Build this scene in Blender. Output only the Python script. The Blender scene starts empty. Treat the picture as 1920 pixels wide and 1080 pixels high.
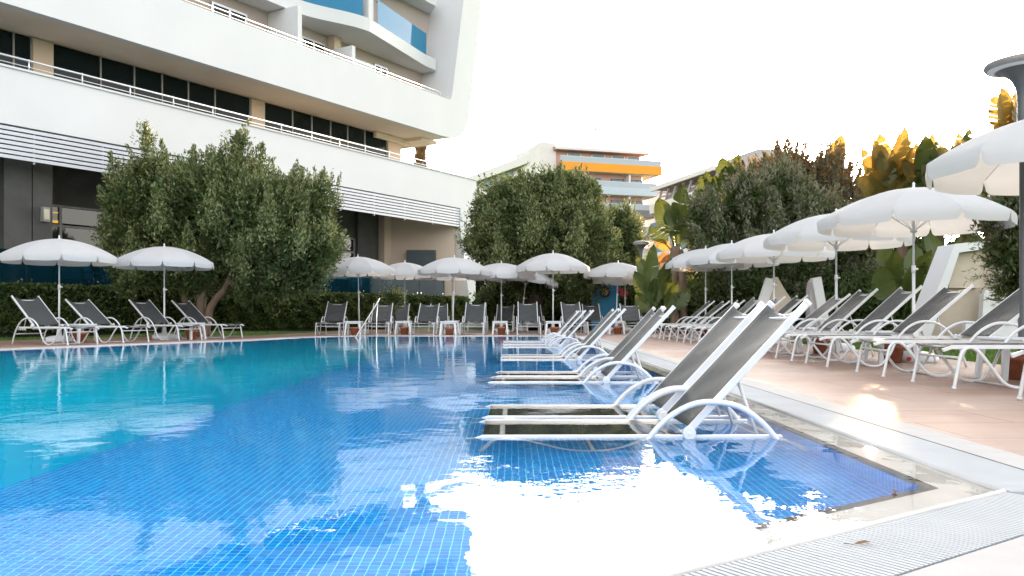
import bpy, bmesh, math, random
import numpy as np
from mathutils import Vector, Matrix
random.seed(7); rng = np.random.default_rng(11)
PI = math.pi; R_ = math.radians
scene = bpy.context.scene
COL = scene.collection

# ------------------------------------------------------------------ camera, sky, sun, exposure
F = 1560.0; EYE = 0.65; HY = 588.0
cam_d = bpy.data.cameras.new('camera'); cam = bpy.data.objects.new('camera', cam_d); COL.objects.link(cam)
cam.location = (0, 0, EYE); cam.rotation_euler = (R_(90), 0, 0)
cam_d.lens = 36*F/1920; cam_d.sensor_width = 36; cam_d.shift_y = (HY-540)/1920
cam_d.clip_start = 0.05; cam_d.clip_end = 3000
scene.camera = cam
SUN_AZ = R_(23.4); SUN_EL = R_(8.3)
world = bpy.data.worlds.new("World"); scene.world = world; world.use_nodes = True
wn = world.node_tree; wn.nodes.clear()
sky = wn.nodes.new('ShaderNodeTexSky'); sky.sky_type = 'NISHITA'; sky.sun_disc = False
sky.sun_elevation = SUN_EL; sky.sun_rotation = SUN_AZ; sky.air_density = 1.0; sky.dust_density = 2.0; sky.ozone_density = 1.0
hs = wn.nodes.new('ShaderNodeHueSaturation'); hs.inputs['Saturation'].default_value = 0.25
bg = wn.nodes.new('ShaderNodeBackground'); bg.inputs['Strength'].default_value = 0.15
wo = wn.nodes.new('ShaderNodeOutputWorld')
wn.links.new(sky.outputs[0], hs.inputs['Color']); wb = wn.nodes.new('ShaderNodeMixRGB'); wb.blend_type = 'MULTIPLY'; wb.inputs[0].default_value = 1; wb.inputs[2].default_value = (1.03, .99, .965, 1)
wn.links.new(hs.outputs[0], wb.inputs[1]); wn.links.new(wb.outputs[0], bg.inputs[0]); wn.links.new(bg.outputs[0], wo.inputs[0])
sl = bpy.data.lights.new('sun', 'SUN'); sl.energy = 2.4; sl.angle = R_(0.6); sl.color = (1.0, 0.72, 0.42)
sun = bpy.data.objects.new('sun', sl); COL.objects.link(sun)
sdir = Vector((math.sin(SUN_AZ)*math.cos(SUN_EL), math.cos(SUN_AZ)*math.cos(SUN_EL), math.sin(SUN_EL)))
sun.rotation_euler = (-sdir).to_track_quat('-Z', 'Y').to_euler(); sun.location = (10, 22, 30)
vs = scene.view_settings; vs.view_transform = 'Standard'; vs.look = 'None'; vs.gamma = 1; vs.exposure = 2.82
cy = scene.cycles
cy.use_denoising = True; cy.max_bounces = 16; cy.diffuse_bounces = 8; cy.glossy_bounces = 5; cy.transmission_bounces = 12
cy.transparent_max_bounces = 12; cy.sample_clamp_indirect = 8; cy.sample_clamp_direct = 0; cy.caustics_refractive = True; cy.caustics_reflective = False
cy.use_adaptive_sampling = True; cy.adaptive_threshold = 0.015

def at(px, py, Y): return Vector(((px-960)/F*Y, Y, EYE+(HY-py)/F*Y))

# ------------------------------------------------------------------ materials
def new_mat(name):
    m = bpy.data.materials.new(name); m.use_nodes = True
    nt = m.node_tree; b = nt.nodes['Principled BSDF']
    return m, nt, b
def N(nt, t, **kw):
    n = nt.nodes.new(t)
    for k, v in kw.items(): setattr(n, k, v)
    return n
def noise(nt, scale, detail=3, rough=.55, coord='Object', stretch=None):
    tc = N(nt, 'ShaderNodeTexCoord'); nz = N(nt, 'ShaderNodeTexNoise')
    nz.inputs['Scale'].default_value = scale; nz.inputs['Detail'].default_value = detail; nz.inputs['Roughness'].default_value = rough
    src = tc.outputs[coord]
    if stretch:
        mp = N(nt, 'ShaderNodeMapping'); mp.inputs['Scale'].default_value = stretch
        nt.links.new(src, mp.inputs[0]); src = mp.outputs[0]
    nt.links.new(src, nz.inputs['Vector']); return nz
def ramp(nt, src, c0, c1, p0=.3, p1=.7):
    r = N(nt, 'ShaderNodeValToRGB'); e = r.color_ramp.elements
    e[0].position = p0; e[1].position = p1; e[0].color = (*c0, 1); e[1].color = (*c1, 1)
    nt.links.new(src, r.inputs[0]); return r
def mat(name, col, rough=.5, metal=0, var=.12, scale=3, bump=0, bscale=60, spec=.5, coat=0, stretch=None):
    m, nt, b = new_mat(name)
    c0 = tuple(max(0, c*(1-var)) for c in col); c1 = tuple(min(1, c*(1+var)) for c in col)
    nz = noise(nt, scale, stretch=stretch); r = ramp(nt, nz.outputs[0], c0, c1)
    nt.links.new(r.outputs[0], b.inputs['Base Color'])
    b.inputs['Roughness'].default_value = rough; b.inputs['Metallic'].default_value = metal
    b.inputs['Specular IOR Level'].default_value = spec; b.inputs['Coat Weight'].default_value = coat
    if bump:
        n2 = noise(nt, bscale); bp = N(nt, 'ShaderNodeBump'); bp.inputs['Strength'].default_value = bump; bp.inputs['Distance'].default_value = .01
        nt.links.new(n2.outputs[0], bp.inputs['Height']); nt.links.new(bp.outputs[0], b.inputs['Normal'])
    return m
def translucent_mat(name, cols, tcol, tw=.35, rough=.6, scale=1.2, spec=.3, per_island=False):
    m, nt, b = new_mat(name)
    if per_island:
        g = N(nt, 'ShaderNodeNewGeometry'); src = g.outputs['Random Per Island']
        r = ramp(nt, src, cols[0], cols[1], 0, 1)
    else:
        nz = noise(nt, scale); r = ramp(nt, nz.outputs[0], cols[0], cols[1])
    nt.links.new(r.outputs[0], b.inputs['Base Color'])
    b.inputs['Roughness'].default_value = rough; b.inputs['Specular IOR Level'].default_value = spec
    t = N(nt, 'ShaderNodeBsdfTranslucent'); t.inputs[0].default_value = (*tcol, 1)
    mx = N(nt, 'ShaderNodeMixShader'); mx.inputs[0].default_value = tw
    nt.links.new(b.outputs[0], mx.inputs[1]); nt.links.new(t.outputs[0], mx.inputs[2])
    nt.links.new(mx.outputs[0], nt.nodes['Material Output'].inputs[0]); return m

M = {}
M['white_metal'] = mat('white_metal', (.66, .675, .70), .32, var=.05, scale=8, spec=.6)
M['sling'] = None
def sling_mat():
    m, nt, b = new_mat('grey_sling')
    tc = N(nt, 'ShaderNodeTexCoord')
    nz = noise(nt, 5, 3, stretch=(1, 1.5, 1)); r = ramp(nt, nz.outputs[0], (.043, .051, .053), (.052, .060, .062))
    w = N(nt, 'ShaderNodeTexWave', wave_type='BANDS', bands_direction='Y'); w.inputs['Scale'].default_value = 110
    w2 = N(nt, 'ShaderNodeTexWave', wave_type='BANDS', bands_direction='X'); w2.inputs['Scale'].default_value = 110
    nt.links.new(tc.outputs['Object'], w.inputs[0]); nt.links.new(tc.outputs['Object'], w2.inputs[0])
    ad = N(nt, 'ShaderNodeMath', operation='ADD'); nt.links.new(w.outputs['Fac'], ad.inputs[0]); nt.links.new(w2.outputs['Fac'], ad.inputs[1])
    nf = noise(nt, 3.0, 1, stretch=(1, 1.3, 1)); a2 = N(nt, 'ShaderNodeMath', operation='MULTIPLY_ADD')
    nt.links.new(nf.outputs[0], a2.inputs[0]); a2.inputs[1].default_value = 34; nt.links.new(ad.outputs[0], a2.inputs[2])
    bp = N(nt, 'ShaderNodeBump'); bp.inputs['Strength'].default_value = .6; bp.inputs['Distance'].default_value = .002
    nt.links.new(a2.outputs[0], bp.inputs['Height']); nt.links.new(bp.outputs[0], b.inputs['Normal'])
    nt.links.new(r.outputs[0], b.inputs['Base Color']); b.inputs['Roughness'].default_value = .42; b.inputs['Specular IOR Level'].default_value = .42
    return m
M['sling'] = sling_mat()
M['plastic'] = mat('white_plastic', (.68, .70, .73), .4, var=.04, spec=.5)
M['terracotta'] = mat('terracotta', (.33, .12, .065), .75, var=.25, scale=9, bump=.2)
M['soil'] = mat('soil', (.05, .035, .025), .95)
M['stucco'] = mat('white_stucco', (.66, .665, .68), .8, var=.035, scale=.35, bump=.15, bscale=35)
M['stucco_warm'] = mat('warm_lit_stucco', (.62, .50, .40), .85, var=.06, scale=.6, bump=.15, bscale=30)  # stucco with the warm light of the inner wall face put into its colour
M['wall_mauve'] = mat('mauve_wall', (.50, .42, .40), .85, var=.05, scale=.8)
M['soffit'] = mat('warm_lit_soffit', (.72, .63, .53), .85, var=.06, scale=.5)  # warm light bounced up from the ground is put into this colour
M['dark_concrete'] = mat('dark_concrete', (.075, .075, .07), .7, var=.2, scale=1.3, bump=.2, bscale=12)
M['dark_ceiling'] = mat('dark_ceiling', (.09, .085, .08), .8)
M['floor_tile'] = mat('terrace_floor', (.2, .18, .16), .5)
M['alu'] = mat('brushed_alu', (.62, .64, .68), .35, metal=.7, var=.06)
M['steel'] = mat('stainless', (.75, .74, .72), .16, metal=1, var=.04)
M['frame_grey'] = mat('frame_grey', (.30, .30, .30), .45)
M['lamp_grey'] = mat('lamp_grey', (.24, .22, .21), .4)
M['dark_post'] = mat('dark_post', (.08, .085, .09), .45)
M['blade'] = mat('louver_white', (.58, .60, .65), .45, var=.04)
def glass(name, col, rough=.03, alpha=0, spec=.35, tint=None):
    m, nt, b = new_mat(name); b.inputs['Base Color'].default_value = (*col, 1); b.inputs['Roughness'].default_value = rough
    b.inputs['Specular IOR Level'].default_value = spec
    nz = noise(nt, .7, 2); bp = N(nt, 'ShaderNodeBump'); bp.inputs['Strength'].default_value = .25; bp.inputs['Distance'].default_value = .02
    nt.links.new(nz.outputs[0], bp.inputs['Height']); nt.links.new(bp.outputs[0], b.inputs['Normal'])
    if alpha:
        t = N(nt, 'ShaderNodeBsdfTransparent'); t.inputs[0].default_value = (*(tint or [min(1, c*2.2+.05) for c in col]), 1)
        mx = N(nt, 'ShaderNodeMixShader'); mx.inputs[0].default_value = alpha
        nt.links.new(b.outputs[0], mx.inputs[1]); nt.links.new(t.outputs[0], mx.inputs[2]); nt.links.new(mx.outputs[0], nt.nodes['Material Output'].inputs[0])
    return m
M['window'] = glass('dark_window', (.006, .014, .016), spec=.22)
M['lobby_window'] = glass('lobby_window', (.01, .012, .013), spec=.8)
M['teal_glass'] = glass('teal_glass', (.008, .05, .07), alpha=.72, tint=(.22, .50, .62))
M['balcony_pale'] = glass('balcony_glass_pale', (.36, .42, .47), .08)
M['blue_glass'] = glass('blue_glass', (.03, .24, .42), alpha=.25)
M['frosted'] = glass('frosted_glass', (.45, .58, .52), rough=.4, alpha=.2)
M['far_glass'] = glass('far_glass', (.16, .26, .33), .08)
M['canopy'] = translucent_mat('white_canvas', ((.70, .72, .75), (.74, .76, .79)), (.80, .74, .68), .38, .85, 4)
M['bark'] = mat('olive_bark', (.16, .11, .075), .9, var=.4, scale=7, bump=1, bscale=14, stretch=(1, 1, .25))
M['dark_bark'] = mat('dark_bark', (.055, .04, .03), .95, var=.4, scale=5, bump=1, bscale=10, stretch=(1, 1, .25))
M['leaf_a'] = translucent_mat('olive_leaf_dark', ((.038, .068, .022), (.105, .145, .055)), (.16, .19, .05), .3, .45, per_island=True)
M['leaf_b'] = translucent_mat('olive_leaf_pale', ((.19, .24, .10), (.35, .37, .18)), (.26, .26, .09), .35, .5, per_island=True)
M['leaf_dry'] = translucent_mat('dry_leaf', ((.16, .10, .03), (.26, .15, .05)), (.4, .2, .05), .3, .6, per_island=True)
M['leaf_hedge'] = translucent_mat('hedge_leaf', ((.03, .055, .018), (.085, .12, .035)), (.10, .14, .03), .25, .35, per_island=True)
M['leaf_grey'] = translucent_mat('silver_leaf', ((.15, .17, .12), (.28, .29, .21)), (.28, .20, .10), .35, .5, per_island=True)
M['leaf_ban'] = translucent_mat('paddle_leaf', ((.035, .06, .016), (.09, .12, .035)), (.12, .13, .025), .28, .35, scale=2)
M['leaf_backlit'] = translucent_mat('backlit_paddle_leaf', ((.06, .07, .02), (.12, .12, .04)), (.50, .30, .06), .34, .4, scale=2)  # copy of the paddle leaf with the low sun's gold put into its colours
M['leaf_brown'] = translucent_mat('withered_leaf', ((.12, .07, .03), (.2, .12, .05)), (.4, .2, .06), .35, .7, scale=3)
M['leaf_core'] = mat('dark_hedge_core', (.012, .018, .008), .95)  # for the solid hedge core, inner shade put into the colour
M['grass'] = translucent_mat('grass_blade', ((.05, .11, .015), (.10, .19, .03)), (.15, .25, .03), .35, .6, per_island=True)
M['lawn'] = mat('lawn_soil', (.06, .13, .02), .95, var=.4, scale=2.5, bump=.6, bscale=40)
M['orange'] = mat('orange_panel', (.85, .30, .015), .6, var=.04, scale=.2)
M['pale_blue'] = mat('pale_blue_panel', (.42, .50, .56), .6, var=.04)
M['grey_panel'] = mat('grey_panel', (.16, .165, .175), .6, var=.06)
M['pink_wall'] = mat('pink_wall', (.58, .36, .31), .85, var=.06, scale=.2)
M['roof_tile'] = mat('roof_tile', (.36, .27, .24), .8, var=.15, scale=1.2)
M['far_white'] = mat('far_white', (.70, .66, .64), .8, var=.04, scale=.2)
M['far_grey'] = mat('far_grey', (.42, .40, .42), .8, var=.05)
M['dart_blue'] = mat('painted_blue_board', (.025, .24, .48), .6, var=.12, scale=5)
M['black'] = mat('black_paint', (.012, .012, .012), .6)
M['cream'] = mat('cream_paint', (.65, .6, .45), .6)
M['lamp_yellow'] = None
m, nt, b = new_mat('lit_ceiling_lamp'); b.inputs['Emission Color'].default_value = (1, .55, .08, 1); b.inputs['Emission Strength'].default_value = .1; b.inputs['Base Color'].default_value = (.3, .2, .05, 1); M['lamp_yellow'] = m
M['cushion'] = mat('teal_cushion', (.10, .16, .19), .8)
M['chair_frame'] = mat('dark_rattan', (.06, .08, .09), .6)
M['red'] = mat('red_cap', (.5, .06, .03), .5)
M['pink_flower'] = mat('pink_petal', (.6, .08, .16), .6)
M['board'] = mat('board_beige', (.52, .44, .36), .7, var=.08)
M['ribbed'] = mat('ribbed_white', (.6, .6, .6), .6)

# ---- pool materials
def tile_mat(wall=False):
    m, nt, b = new_mat('blue_mosaic')
    g = N(nt, 'ShaderNodeNewGeometry'); sp = N(nt, 'ShaderNodeSeparateXYZ'); nt.links.new(g.outputs['Position'], sp.inputs[0])
    srcs = [sp.outputs[0], sp.outputs[1]]
    if wall:
        sm_ = N(nt, 'ShaderNodeMath', operation='ADD'); nt.links.new(sp.outputs[0], sm_.inputs[0]); nt.links.new(sp.outputs[1], sm_.inputs[1]); srcs = [sm_.outputs[0], sp.outputs[2]]
    T = .0333; line = []
    cells = []
    for ax, half in ((0, .055), (1, .04)):
        dv = N(nt, 'ShaderNodeMath', operation='DIVIDE'); nt.links.new(srcs[ax], dv.inputs[0]); dv.inputs[1].default_value = T
        fr = N(nt, 'ShaderNodeMath', operation='FRACT'); nt.links.new(dv.outputs[0], fr.inputs[0])
        sb = N(nt, 'ShaderNodeMath', operation='SUBTRACT'); nt.links.new(fr.outputs[0], sb.inputs[0]); sb.inputs[1].default_value = .5
        ab = N(nt, 'ShaderNodeMath', operation='ABSOLUTE'); nt.links.new(sb.outputs[0], ab.inputs[0])
        gt = N(nt, 'ShaderNodeMath', operation='GREATER_THAN'); nt.links.new(ab.outputs[0], gt.inputs[0]); gt.inputs[1].default_value = .5-half
        fl = N(nt, 'ShaderNodeMath', operation='FLOOR'); nt.links.new(dv.outputs[0], fl.inputs[0]); cells.append(fl)
        if ax == 1:
            ml = N(nt, 'ShaderNodeMath', operation='MULTIPLY'); nt.links.new(gt.outputs[0], ml.inputs[0]); ml.inputs[1].default_value = .8; gt = ml
        line.append(gt)
    mxm = N(nt, 'ShaderNodeMath', operation='MAXIMUM'); nt.links.new(line[0].outputs[0], mxm.inputs[0]); nt.links.new(line[1].outputs[0], mxm.inputs[1])
    cb = N(nt, 'ShaderNodeCombineXYZ'); nt.links.new(cells[0].outputs[0], cb.inputs[0]); nt.links.new(cells[1].outputs[0], cb.inputs[1])
    wnz = N(nt, 'ShaderNodeTexWhiteNoise', noise_dimensions='2D'); nt.links.new(cb.outputs[0], wnz.inputs[0])
    r = ramp(nt, wnz.outputs[0], (.0005, .24, .82), (.001, .36, .95), 0, 1)
    mx = N(nt, 'ShaderNodeMixRGB'); nt.links.new(mxm.outputs[0], mx.inputs[0]); nt.links.new(r.outputs[0], mx.inputs[1]); mx.inputs[2].default_value = (.20, .82, 1, 1)
    nt.links.new(mx.outputs[0], b.inputs['Base Color']); b.inputs['Roughness'].default_value = .3; b.inputs['Specular IOR Level'].default_value = .2
    return m
M['mosaic'] = tile_mat(); M['wall_mosaic'] = tile_mat(True)
M['deep'] = mat('cyan_floor', (.0, .62, 1.0), .6, var=.05, scale=.3, spec=.1)
M['lip'] = mat('navy_lip_tile', (.006, .008, .018), .3, var=.5, scale=30)
M['ledge'] = mat('beige_ledge', (.82, .79, .73), .6, var=.05, scale=3)
M['bead'] = mat('bead_white', (.5, .5, .5), .6)
M['grate'] = mat('grate_white', (.42, .45, .48), .7, var=.06)
M['gully'] = mat('gully', (.10, .10, .11), .8)
M['stone'] = mat('white_stone', (.42, .415, .41), .75, var=.05, scale=6)
def water_mat():
    m, nt, b = new_mat('pool_water'); nt.nodes.remove(b)
    gl = N(nt, 'ShaderNodeBsdfGlass'); gl.inputs['IOR'].default_value = 1.333; gl.inputs['Roughness'].default_value = 0; gl.inputs['Color'].default_value = (1, 1, 1, 1)
    n1 = noise(nt, 3.0, 2, .5, stretch=(1, .8, 1)); n2 = noise(nt, 22, 2, .5); nm = noise(nt, .45, 2)
    rm = ramp(nt, nm.outputs[0], (.08,)*3, (1,)*3, .42, .62)
    m1 = N(nt, 'ShaderNodeMath', operation='MULTIPLY'); nt.links.new(n2.outputs[0], m1.inputs[0]); nt.links.new(rm.outputs[0], m1.inputs[1])
    m2 = N(nt, 'ShaderNodeMath', operation='MULTIPLY_ADD'); nt.links.new(m1.outputs[0], m2.inputs[0]); m2.inputs[1].default_value = .22; nt.links.new(n1.outputs[0], m2.inputs[2])
    bp = N(nt, 'ShaderNodeBump'); bp.inputs['Strength'].default_value = 1; bp.inputs['Distance'].default_value = .0035
    nt.links.new(m2.outputs[0], bp.inputs['Height']); nt.links.new(bp.outputs[0], gl.inputs['Normal'])
    nt.links.new(gl.outputs[0], nt.nodes['Material Output'].inputs[0]); return m
M['water'] = water_mat()
def deck_mat():
    m, nt, b = new_mat('terracotta_deck')
    g = N(nt, 'ShaderNodeNewGeometry'); mp = N(nt, 'ShaderNodeMapping'); mp.inputs['Scale'].default_value = (1, 1, 1); mp.inputs['Rotation'].default_value = (0, 0, 0)
    nt.links.new(g.outputs['Position'], mp.inputs[0])
    br = N(nt, 'ShaderNodeTexBrick'); br.inputs['Scale'].default_value = 1; br.inputs['Brick Width'].default_value = 1.2; br.inputs['Row Height'].default_value = .62
    br.inputs['Mortar Size'].default_value = .006; br.offset = .5
    br.inputs['Color1'].default_value = (.34, .215, .165, 1); br.inputs['Color2'].default_value = (.37, .24, .185, 1); br.inputs['Mortar'].default_value = (.16, .09, .06, 1)
    nt.links.new(mp.outputs[0], br.inputs[0])
    nz = noise(nt, 1.5, 4, stretch=(.4, 9, 1)); mx = N(nt, 'ShaderNodeMixRGB', blend_type='MULTIPLY'); mx.inputs[0].default_value = .5
    rr = ramp(nt, nz.outputs[0], (.72,)*3, (1.05,)*3); nt.links.new(br.outputs[0], mx.inputs[1]); nt.links.new(rr.outputs[0], mx.inputs[2])
    ns_ = noise(nt, .9, 5, .65); rs_ = ramp(nt, ns_.outputs[0], (.78, .76, .74), (1.04, 1.04, 1.04), .35, .6); mz = N(nt, 'ShaderNodeMixRGB', blend_type='MULTIPLY'); mz.inputs[0].default_value = .8
    nt.links.new(mx.outputs[0], mz.inputs[1]); nt.links.new(rs_.outputs[0], mz.inputs[2]); mx = mz
    rr2 = ramp(nt, ns_.outputs[0], (.42,)*3, (.65,)*3, .35, .65); nt.links.new(rr2.outputs[0], b.inputs['Roughness'])
    w = N(nt, 'ShaderNodeTexWave', wave_type='BANDS', bands_direction='Y'); w.inputs['Scale'].default_value = 16; nt.links.new(g.outputs['Position'], w.inputs[0])
    bp = N(nt, 'ShaderNodeBump'); bp.inputs['Strength'].default_value = .35; bp.inputs['Distance'].default_value = .002
    nt.links.new(w.outputs['Fac'], bp.inputs['Height']); nt.links.new(bp.outputs[0], b.inputs['Normal'])
    nt.links.new(mx.outputs[0], b.inputs['Base Color']); b.inputs['Roughness'].default_value = .42
    return m
M['deck'] = deck_mat()

# ------------------------------------------------------------------ mesh helpers
class MB:
    def __init__(s): s.v = []; s.f = []; s.sm = []; s.mi = []
    def add(s, vs_, fs, smooth=False, mi=0):
        o = len(s.v); s.v += [tuple(p) for p in vs_]
        for f in fs: s.f.append(tuple(i+o for i in f)); s.sm.append(smooth); s.mi.append(mi)
        return s
    def box(s, a, b, mi=0):
        x0, y0, z0 = a; x1, y1, z1 = b
        x0, x1 = min(x0, x1), max(x0, x1); y0, y1 = min(y0, y1), max(y0, y1); z0, z1 = min(z0, z1), max(z0, z1)
        P = [(x0, y0, z0), (x1, y0, z0), (x1, y1, z0), (x0, y1, z0), (x0, y0, z1), (x1, y0, z1), (x1, y1, z1), (x0, y1, z1)]
        return s.add(P, [(3, 2, 1, 0), (4, 5, 6, 7), (0, 1, 5, 4), (1, 2, 6, 5), (2, 3, 7, 6), (3, 0, 4, 7)], mi=mi)
    def bar(s, p, q, w, h, up=(0, 0, 1), mi=0):
        p = Vector(p); q = Vector(q); d = (q-p).normalized(); u = Vector(up)
        sd = d.cross(u)
        if sd.length < 1e-4: sd = d.cross(Vector((1, 0, 0)))
        sd.normalize(); u = sd.cross(d).normalized()
        P = [c+sd*(a*w/2)+u*(b_*h/2) for c in (p, q) for a, b_ in ((-1, -1), (1, -1), (1, 1), (-1, 1))]
        return s.add(P, [(0, 1, 2, 3), (7, 6, 5, 4), (0, 4, 5, 1), (1, 5, 6, 2), (2, 6, 7, 3), (3, 7, 4, 0)], mi=mi)
    def tube(s, pts, r, seg=8, caps=True, mi=0):
        pts = [Vector(p) for p in pts]; n = len(pts)
        rs = r if isinstance(r, (list, tuple)) else [r]*n
        V = []; prev = None
        for i, p in enumerate(pts):
            t = (pts[min(i+1, n-1)]-pts[max(i-1, 0)]).normalized()
            if prev is None:
                a = t.cross(Vector((0, 0, 1)));
                if a.length < .05: a = t.cross(Vector((1, 0, 0)))
                a.normalize()
            else: a = (prev-t*prev.dot(t)).normalized()
            prev = a; b_ = t.cross(a)
            for k in range(seg):
                an = 2*PI*k/seg; V.append(p+(a*math.cos(an)+b_*math.sin(an))*rs[i])
        Fc = [(i*seg+k, i*seg+(k+1) % seg, (i+1)*seg+(k+1) % seg, (i+1)*seg+k) for i in range(n-1) for k in range(seg)]
        s.add(V, Fc, True, mi)
        if caps:
            o = len(s.v)-n*seg
            s.f.append(tuple(o+k for k in reversed(range(seg)))); s.sm.append(False); s.mi.append(mi)
            s.f.append(tuple(o+(n-1)*seg+k for k in range(seg))); s.sm.append(False); s.mi.append(mi)
        return s
    def lathe(s, prof, seg=24, c=(0, 0, 0), smooth=True, mi=0):
        V = [(c[0]+r*math.cos(2*PI*k/seg), c[1]+r*math.sin(2*PI*k/seg), c[2]+z) for r, z in prof for k in range(seg)]
        Fc = [(i*seg+k, i*seg+(k+1) % seg, (i+1)*seg+(k+1) % seg, (i+1)*seg+k) for i in range(len(prof)-1) for k in range(seg)]
        s.add(V, Fc, smooth, mi); return s
    def prism(s, poly, fn, a, b, mi=0):   # poly of (p,q); fn(p,q,t)->xyz
        n = len(poly); V = [fn(p, q, a) for p, q in poly]+[fn(p, q, b) for p, q in poly]
        return s.add(V, [tuple(range(n))[::-1], tuple(range(n, 2*n))]+[(i, (i+1) % n, n+(i+1) % n, n+i) for i in range(n)], mi=mi)
    def build(s, name, m, parent=None, bevel=0, subsurf=0, fixn=True):
        me = bpy.data.meshes.new(name); me.from_pydata(s.v, [], s.f)
        ms = m if isinstance(m, (list, tuple)) else [m]
        for x in ms: me.materials.append(x)
        me.polygons.foreach_set('use_smooth', s.sm); me.polygons.foreach_set('material_index', s.mi); me.update()
        if fixn:
            bm = bmesh.new(); bm.from_mesh(me); bmesh.ops.recalc_face_normals(bm, faces=bm.faces); bm.to_mesh(me); bm.free()
        o = bpy.data.objects.new(name, me); COL.objects.link(o)
        if parent: o.parent = parent
        if bevel:
            md = o.modifiers.new('bevel', 'BEVEL'); md.width = bevel; md.segments = 2; md.limit_method = 'ANGLE'
        return o
def tag(o, label=None, cat=None, group=None, kind=None):
    if label: o['label'] = label
    if cat: o['category'] = cat
    if group: o['group'] = group
    if kind: o['kind'] = kind
    return o
def thing(name, label, cat, loc=(0, 0, 0), rz=0, group=None):
    o = bpy.data.objects.new(name, None); COL.objects.link(o); o.location = loc; o.rotation_euler = (0, 0, rz)
    o.empty_display_size = .2
    return tag(o, label, cat, group)
def kids(o): return list(o.children)
def copy_tree(o, loc=None, rz=None, label=None, group=None, parent=None):
    c = o.copy(); COL.objects.link(c); c.parent = parent
    if loc is not None: c.location = loc
    if rz is not None: c.rotation_euler = (0, 0, rz)
    if label: c['label'] = label
    if group: c['group'] = group
    for ch in kids(o): copy_tree(ch, parent=c)
    return c
def spline(P, n=8):
    P = [Vector(p) for p in P]; out = []
    for i in range(len(P)-1):
        p0 = P[max(i-1, 0)]; p1 = P[i]; p2 = P[i+1]; p3 = P[min(i+2, len(P)-1)]
        for k in range(n):
            t = k/n; out.append(.5*((2*p1)+(p2-p0)*t+(2*p0-5*p1+4*p2-p3)*t*t+(3*p1-p0-3*p2+p3)*t**3))
    out.append(P[-1]); return out
def sheet(name, outer, holes, z, m, kind='structure'):
    bm = bmesh.new()
    for loop in [outer]+holes:
        vv = [bm.verts.new((x, y, z)) for x, y in loop]
        for i in range(len(vv)): bm.edges.new((vv[i], vv[(i+1) % len(vv)]))
    bmesh.ops.triangle_fill(bm, use_beauty=True, use_dissolve=False, edges=bm.edges)
    for f in bm.faces:
        if f.normal.z < 0: f.normal_flip()
    me = bpy.data.meshes.new(name); bm.to_mesh(me); bm.free(); me.materials.append(m)
    o = bpy.data.objects.new(name, me); COL.objects.link(o); return tag(o, kind=kind)
def offset(poly, d):   # CCW poly, outward offset
    n = len(poly); out = []
    for i in range(n):
        a = Vector(poly[i-1]); b_ = Vector(poly[i]); c = Vector(poly[(i+1) % n])
        n1 = Vector(((b_-a).y, -(b_-a).x)).normalized(); n2 = Vector(((c-b_).y, -(c-b_).x)).normalized()
        bi = (n1+n2).normalized(); out.append(tuple(b_+bi*(d/max(.3, bi.dot(n1)))))
    return out
def ring(name, A, B, za, zb, m, smooth=False):
    n = len(A); mb = MB(); V = [(x, y, za) for x, y in A]+[(x, y, zb) for x, y in B]
    mb.add(V, [(i, (i+1) % n, n+(i+1) % n, n+i) for i in range(n)])
    o = mb.build(name, m); return tag(o, kind='structure')

# ------------------------------------------------------------------ pool
POOL = [(1.79, 3.03), (1.79, 24.2), (-4.2, 24.2), (-5.0, 23.85), (-5.6, 23.0), (-6.3, 20.6), (-9.2, 15.0), (-14, 5.7), (-14, -5.0), (-9.8, -5.0)]
P0 = POOL; LIP = offset(POOL, -.185); LIPI = offset(POOL, -.225); DR = offset(POOL, .33); ST = offset(POOL, .53); GI = offset(POOL, .012)
DECKP = [(6.2, -12), (6.25, 33.5), (-6, 33.5), (-7.6, 24.9), (-10.9, 22.6), (-18.5, 8), (-22, -12)]
sheet('deck', DECKP, [ST[::-1]], 0, M['deck'])
ring('pool_coping', DR, ST, .004, .004, M['stone'])
ring('drain_channel', GI, DR, -.05, -.05, M['gully'])
ring('pool_ledge', LIP, P0, -.02, -.012, M['ledge'])
# raised bead between ledge and drain
bead = MB(); n = len(POOL)
for i in range(n):
    a = POOL[i]; b_ = POOL[(i+1) % n]
    bead.tube([(a[0], a[1], -.002), (b_[0], b_[1], -.002)], .014, 8)
tag(bead.build('pool_edge_bead', M['bead']), kind='structure')
# drain grate slats, perpendicular to each edge
gr = MB()
for i in range(n):
    a = Vector(POOL[i]); b_ = Vector(POOL[(i+1) % n]); d = b_-a; L = d.length; d.normalize(); nr = Vector((d.y, -d.x))
    if i in (4, 5, 6, 7, 8): pitch = .12
    else: pitch = .022
    near = i in (0, 9)
    k = 0; t = 0
    while t < L:
        c = a+d*t
        if c.length < 14 or not near:
            p = c+nr*.018; q = c+nr*.32
            w = pitch*.62
            gr.bar((p.x, p.y, -.002), (q.x, q.y, -.002), w, .012)
        else:
            p = c+nr*.018; q = c+nr*.32; gr.bar((p.x, p.y, -.002), (q.x, q.y, -.002), pitch*1.0, .012)
        t += pitch
tag(gr.build('drain_grate', M['grate'], fixn=False), kind='structure')
ring('pool_rim', LIPI, LIP, -.014, -.016, M['lip'])
XS = -2.12
def clip(poly, keep):   # clip by x=XS
    out = []
    for i in range(len(poly)):
        a = poly[i]; b_ = poly[(i+1) % len(poly)]
        ia = keep(a[0]); ib = keep(b_[0])
        if ia: out.append(a)
        if ia != ib:
            t = (XS-a[0])/(b_[0]-a[0]); out.append((XS, a[1]+t*(b_[1]-a[1])))
    return out
SH = clip(LIPI, lambda x: x >= XS); DP = clip(LIPI, lambda x: x < XS)
def dedupe(P):
    return [p for i, p in enumerate(P) if (Vector(p)-Vector(P[i-1])).length > 1e-4]
SHZ, DPZ = -.368, -1.2
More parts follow.
